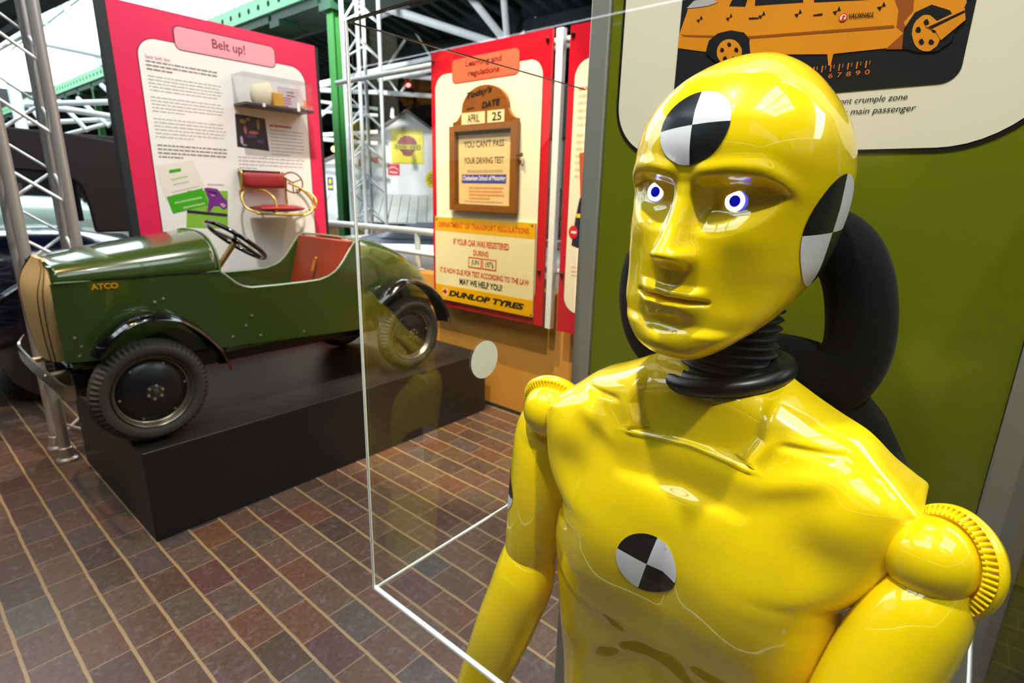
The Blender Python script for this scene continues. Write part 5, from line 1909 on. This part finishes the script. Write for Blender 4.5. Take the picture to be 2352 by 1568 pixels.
# garland of dark leaves with lights in front of the fence
gar = thing('garland', 'dark leafy garland with amber lights below the picket fence', 'garland', (6.40, 4.6, 0.88))
mb = MB()
RG2 = random.Random(5)
for i in range(300):
    p = V(6.40+RG2.uniform(-0.05, 0.05), RG2.uniform(4.0, 5.25), 0.88+RG2.uniform(-0.13, 0.13))
    d = V(RG2.uniform(-1, 1), RG2.uniform(-1, 1), RG2.uniform(-1, 1)).normalized()
    e_ = d.cross(V(0.3, 0.2, 1)).normalized()
    mb.add([p, p+d*0.045+e_*0.018, p+d*0.085, p+d*0.045-e_*0.018], [(0, 1, 2, 3)])
mb.build('leaves', mat('dark_leaf', (34, 48, 30), 0.6), gar, recalc=False)
for y in (4.25, 4.42, 4.6, 4.75, 4.92):
    mb = MB()
    mb.ball((6.33, y, 0.92+RG2.uniform(-0.06, 0.06)), 0.016, 10)
    mb.build('light', LENSA, gar, smooth=True)

# ------------------------------------------------------------------ other cars in the hall
def simple_car(label, org, yaw, L_, Wd, H_, bodyc, roofc, glassm, open_top=False, hood_h=0.62):
    t = thing('car', label, 'car', org)
    R_ = Matrix.Rotation(yaw, 3, 'Z')
    def T_(x, y, z):
        return V(org)+R_ @ V(x, y, z)
    h1 = H_*hood_h
    mb = MB()
    rings = []
    for i in range(15):
        u = i/14
        x = (u-0.5)*L_
        en = 1-abs(2*u-1)**5*0.35
        zt = h1*(0.86+0.14*sin(pi*min(1, max(0, u))))*(1-0.25*abs(2*u-1)**6)
        ring = []
        for k in range(24):
            a = 2*pi*k/24
            ring.append(T_(x, Wd/2*en*math.copysign(abs(cos(a))**0.35, cos(a)), 0.22+(zt-0.22)/2+(zt-0.22)/2*math.copysign(abs(sin(a))**0.35, sin(a))))
        rings.append(ring)
    mb.loft(rings)
    mb.build('body', bodyc, t, smooth=True, angle=50)
    if not open_top:
        mb = MB()
        rings = []
        for u, z in ((0.30, h1-0.03), (0.40, H_-0.06), (0.46, H_), (0.66, H_), (0.74, H_-0.05), (0.86, h1-0.03)):
            x = (u-0.5)*L_
            rings.append([T_(x, -Wd*0.43, h1-0.04), T_(x, -Wd*0.38, z-0.02), T_(x, -Wd*0.3, z), T_(x, Wd*0.3, z), T_(x, Wd*0.38, z-0.02), T_(x, Wd*0.43, h1-0.04)])
        mb.loft(rings)
        mb.build('roof', roofc, t, smooth=True, angle=40)
        for sg in (-1, 1):
            for u0, u1, u2, u3 in ((0.36, 0.43, 0.56, 0.57), (0.585, 0.575, 0.71, 0.79)):
                mb = MB()
                z0, z1 = h1+0.02, H_-0.10
                def yy(z):
                    return sg*(Wd*(0.43-0.05*(z-h1+0.04)/(H_-h1+0.02))+0.004)
                mb.add([T_((u0-0.5)*L_, yy(z0), z0), T_((u3-0.5)*L_, yy(z0), z0), T_((u2-0.5)*L_, yy(z1), z1), T_((u1-0.5)*L_, yy(z1), z1)], [(0, 1, 2, 3)])
                mb.build('window', glassm, t, recalc=False)
    else:
        mb = MB()
        for y0 in (-Wd*0.40, Wd*0.40):
            mb.tube([T_(-0.10*L_, y0, h1-0.05), T_(-0.03*L_, y0*0.92, H_)], 0.018, 8)
        mb.tube([T_(-0.03*L_, -Wd*0.368, H_), T_(-0.03*L_, Wd*0.368, H_)], 0.018, 8)
        mb.build('windscreen_frame', CHR, t, smooth=True)
        mb = MB()
        mb.add([T_(-0.10*L_, -Wd*0.40, h1-0.05), T_(-0.10*L_, Wd*0.40, h1-0.05), T_(-0.03*L_, Wd*0.368, H_), T_(-0.03*L_, -Wd*0.368, H_)], [(0, 1, 2, 3)])
        mb.build('windscreen', glassm, t, recalc=False)
        mb = MB()
        for sx_ in (0.05, 0.22):
            mb.loft([[T_(sx_*L_+dx_, yy_, z_) for dx_, yy_ in ((-0.08, -Wd*0.36), (0.08, -Wd*0.36), (0.08, Wd*0.36), (-0.08, Wd*0.36))] for z_ in (h1-0.1, h1+0.12)])
        mb.build('seat', mat('dark_brown_leather', (62, 36, 28), 0.5), t)
    for sx_ in (-0.31, 0.31):
        for sy_ in (-1, 1):
            mb = MB()
            mb.lathe(T_(sx_*L_, sy_*(Wd/2-0.07), 0.31), R_ @ V(0, sy_, 0), [(0.20, -0.1), (0.31, -0.09), (0.31, 0.06), (0.22, 0.085), (0.18, 0.07), (0.05, 0.08), (0.001, 0.08)], 32)
            mb.build('wheel', TYR, t, smooth=True, angle=40)
    return t
DGL = mat('dark_car_glass', (60, 78, 84), 0.05, spec=0.8)
TGL = clear_mat('windscreen_glass', (0.72, 0.82, 0.82), 1.5)
PALEG = mat('pale_green_coachwork', (206, 232, 218), 0.2, coat=0.6)
WHC = mat('white_coachwork', (238, 242, 242), 0.25, coat=0.6)
simple_car('pale green open car seen through the lattice tower at far left', (0.9, 8.2, 0.0), radians(-14), 4.4, 1.8, 1.62, PALEG, BLK, TGL, True, 0.74)
simple_car('white car with navy roof beyond the hand rail', (4.3, 5.0, 0.0), radians(-52), 3.8, 1.6, 0.97, WHC, mat('navy_roof', (30, 40, 70), 0.4), DGL, False, 0.86)

# black vintage saloon behind the lattice tower
VB = mat('black_coachwork', (14, 14, 17), 0.25, coat=0.7)
VH = mat('black_hood_cloth', (22, 22, 24), 0.8, bump=0.15, bscale=200)
VN = mat('navy_coachwork', (14, 18, 40), 0.22, coat=0.8)
vs_ = thing('car', 'black vintage car with tall hood left of the crimson panel', 'car', (0.1, 4.9, 0.0))
VY0, VY1 = 4.22, 5.65
mb = MB()
rings = []
for x, zt, zb in ((-2.4, 0.82, 0.40), (-2.2, 0.96, 0.34), (-1.2, 1.02, 0.32), (0.0, 1.05, 0.32), (0.9, 1.05, 0.32), (1.18, 1.02, 0.36), (1.26, 0.9, 0.42)):
    ring = []
    for k in range(28):
        a = 2*pi*k/28
        ring.append((x, (VY0+VY1)/2+(VY1-VY0)/2*math.copysign(abs(cos(a))**0.4, cos(a)), (zt+zb)/2+(zt-zb)/2*math.copysign(abs(sin(a))**0.4, sin(a))))
    rings.append(ring)
mb.loft(rings)
mb.build('body', VN, vs_, smooth=True, angle=50)
mb = MB()
# hood cloth: roof, rear quarter and back as one folded shell with side openings
out = [(-0.55, 1.62), (0.2, 1.655), (0.95, 1.63), (1.17, 1.60), (1.205, 1.50), (1.215, 1.05), (0.965, 1.05), (0.955, 1.20), (0.93, 1.33), (0.86, 1.40), (0.62, 1.41), (-0.2, 1.41), (-0.55, 1.40)]
for y0, y1 in ((VY0+0.02, VY0+0.06),):
    mb.prism(Fr((0, 0, 0), (1, 0, 0), (0, 1, 0)), out, y0, y1)
mb.box((-0.55, VY1-0.06, 1.50), (1.17, VY1-0.02, 1.62))
mb.box((-0.55, VY0+0.06, 1.60), (1.17, VY1-0.06, 1.635))
mb.box((1.16, VY0+0.06, 1.05), (1.20, VY0+0.16, 1.62))
mb.box((1.16, VY1-0.10, 1.05), (1.20, VY1-0.03, 1.62))
mb.box((1.16, VY0+0.06, 1.50), (1.20, VY1-0.06, 1.62))
mb.build('hood_cloth', VH, vs_, bevel=0.012, seg=2)
mb = MB()
for yy in (VY0+0.02, VY1-0.03):
    mb.box((-0.58, yy, 1.0), (-0.52, yy+0.03, 1.62))
mb.build('windscreen_post', VB, vs_)
mb = MB()
mb.tube([(-1.6, VY0+0.01, 1.03), (0.5, VY0+0.01, 1.045)], 0.012, 8)
mb.build('brass_line', GLD, vs_, smooth=True)
for sx_ in (-1.9, 0.75):
    for yy, sy_ in ((VY0+0.10, -1), (VY1-0.10, 1)):
        mb = MB()
        mb.lathe((sx_, yy, 0.36), (0, sy_, 0), [(0.24, -0.06), (0.36, -0.05), (0.36, 0.04), (0.27, 0.06), (0.1, 0.09), (0.001, 0.1)], 36)
        mb.build('wheel', TYR, vs_, smooth=True, angle=40)
        mb = MB()
        pts = [(sx_+0.46*cos(radians(a)), yy+sy_*0.02, 0.36+0.44*sin(radians(a))) for a in range(10, 175, 12)]
        mb.tube(pts, 0.10, 10, flat=0.35, upv=(0, 1, 0))
        mb.build('fender', VB, vs_, smooth=True)
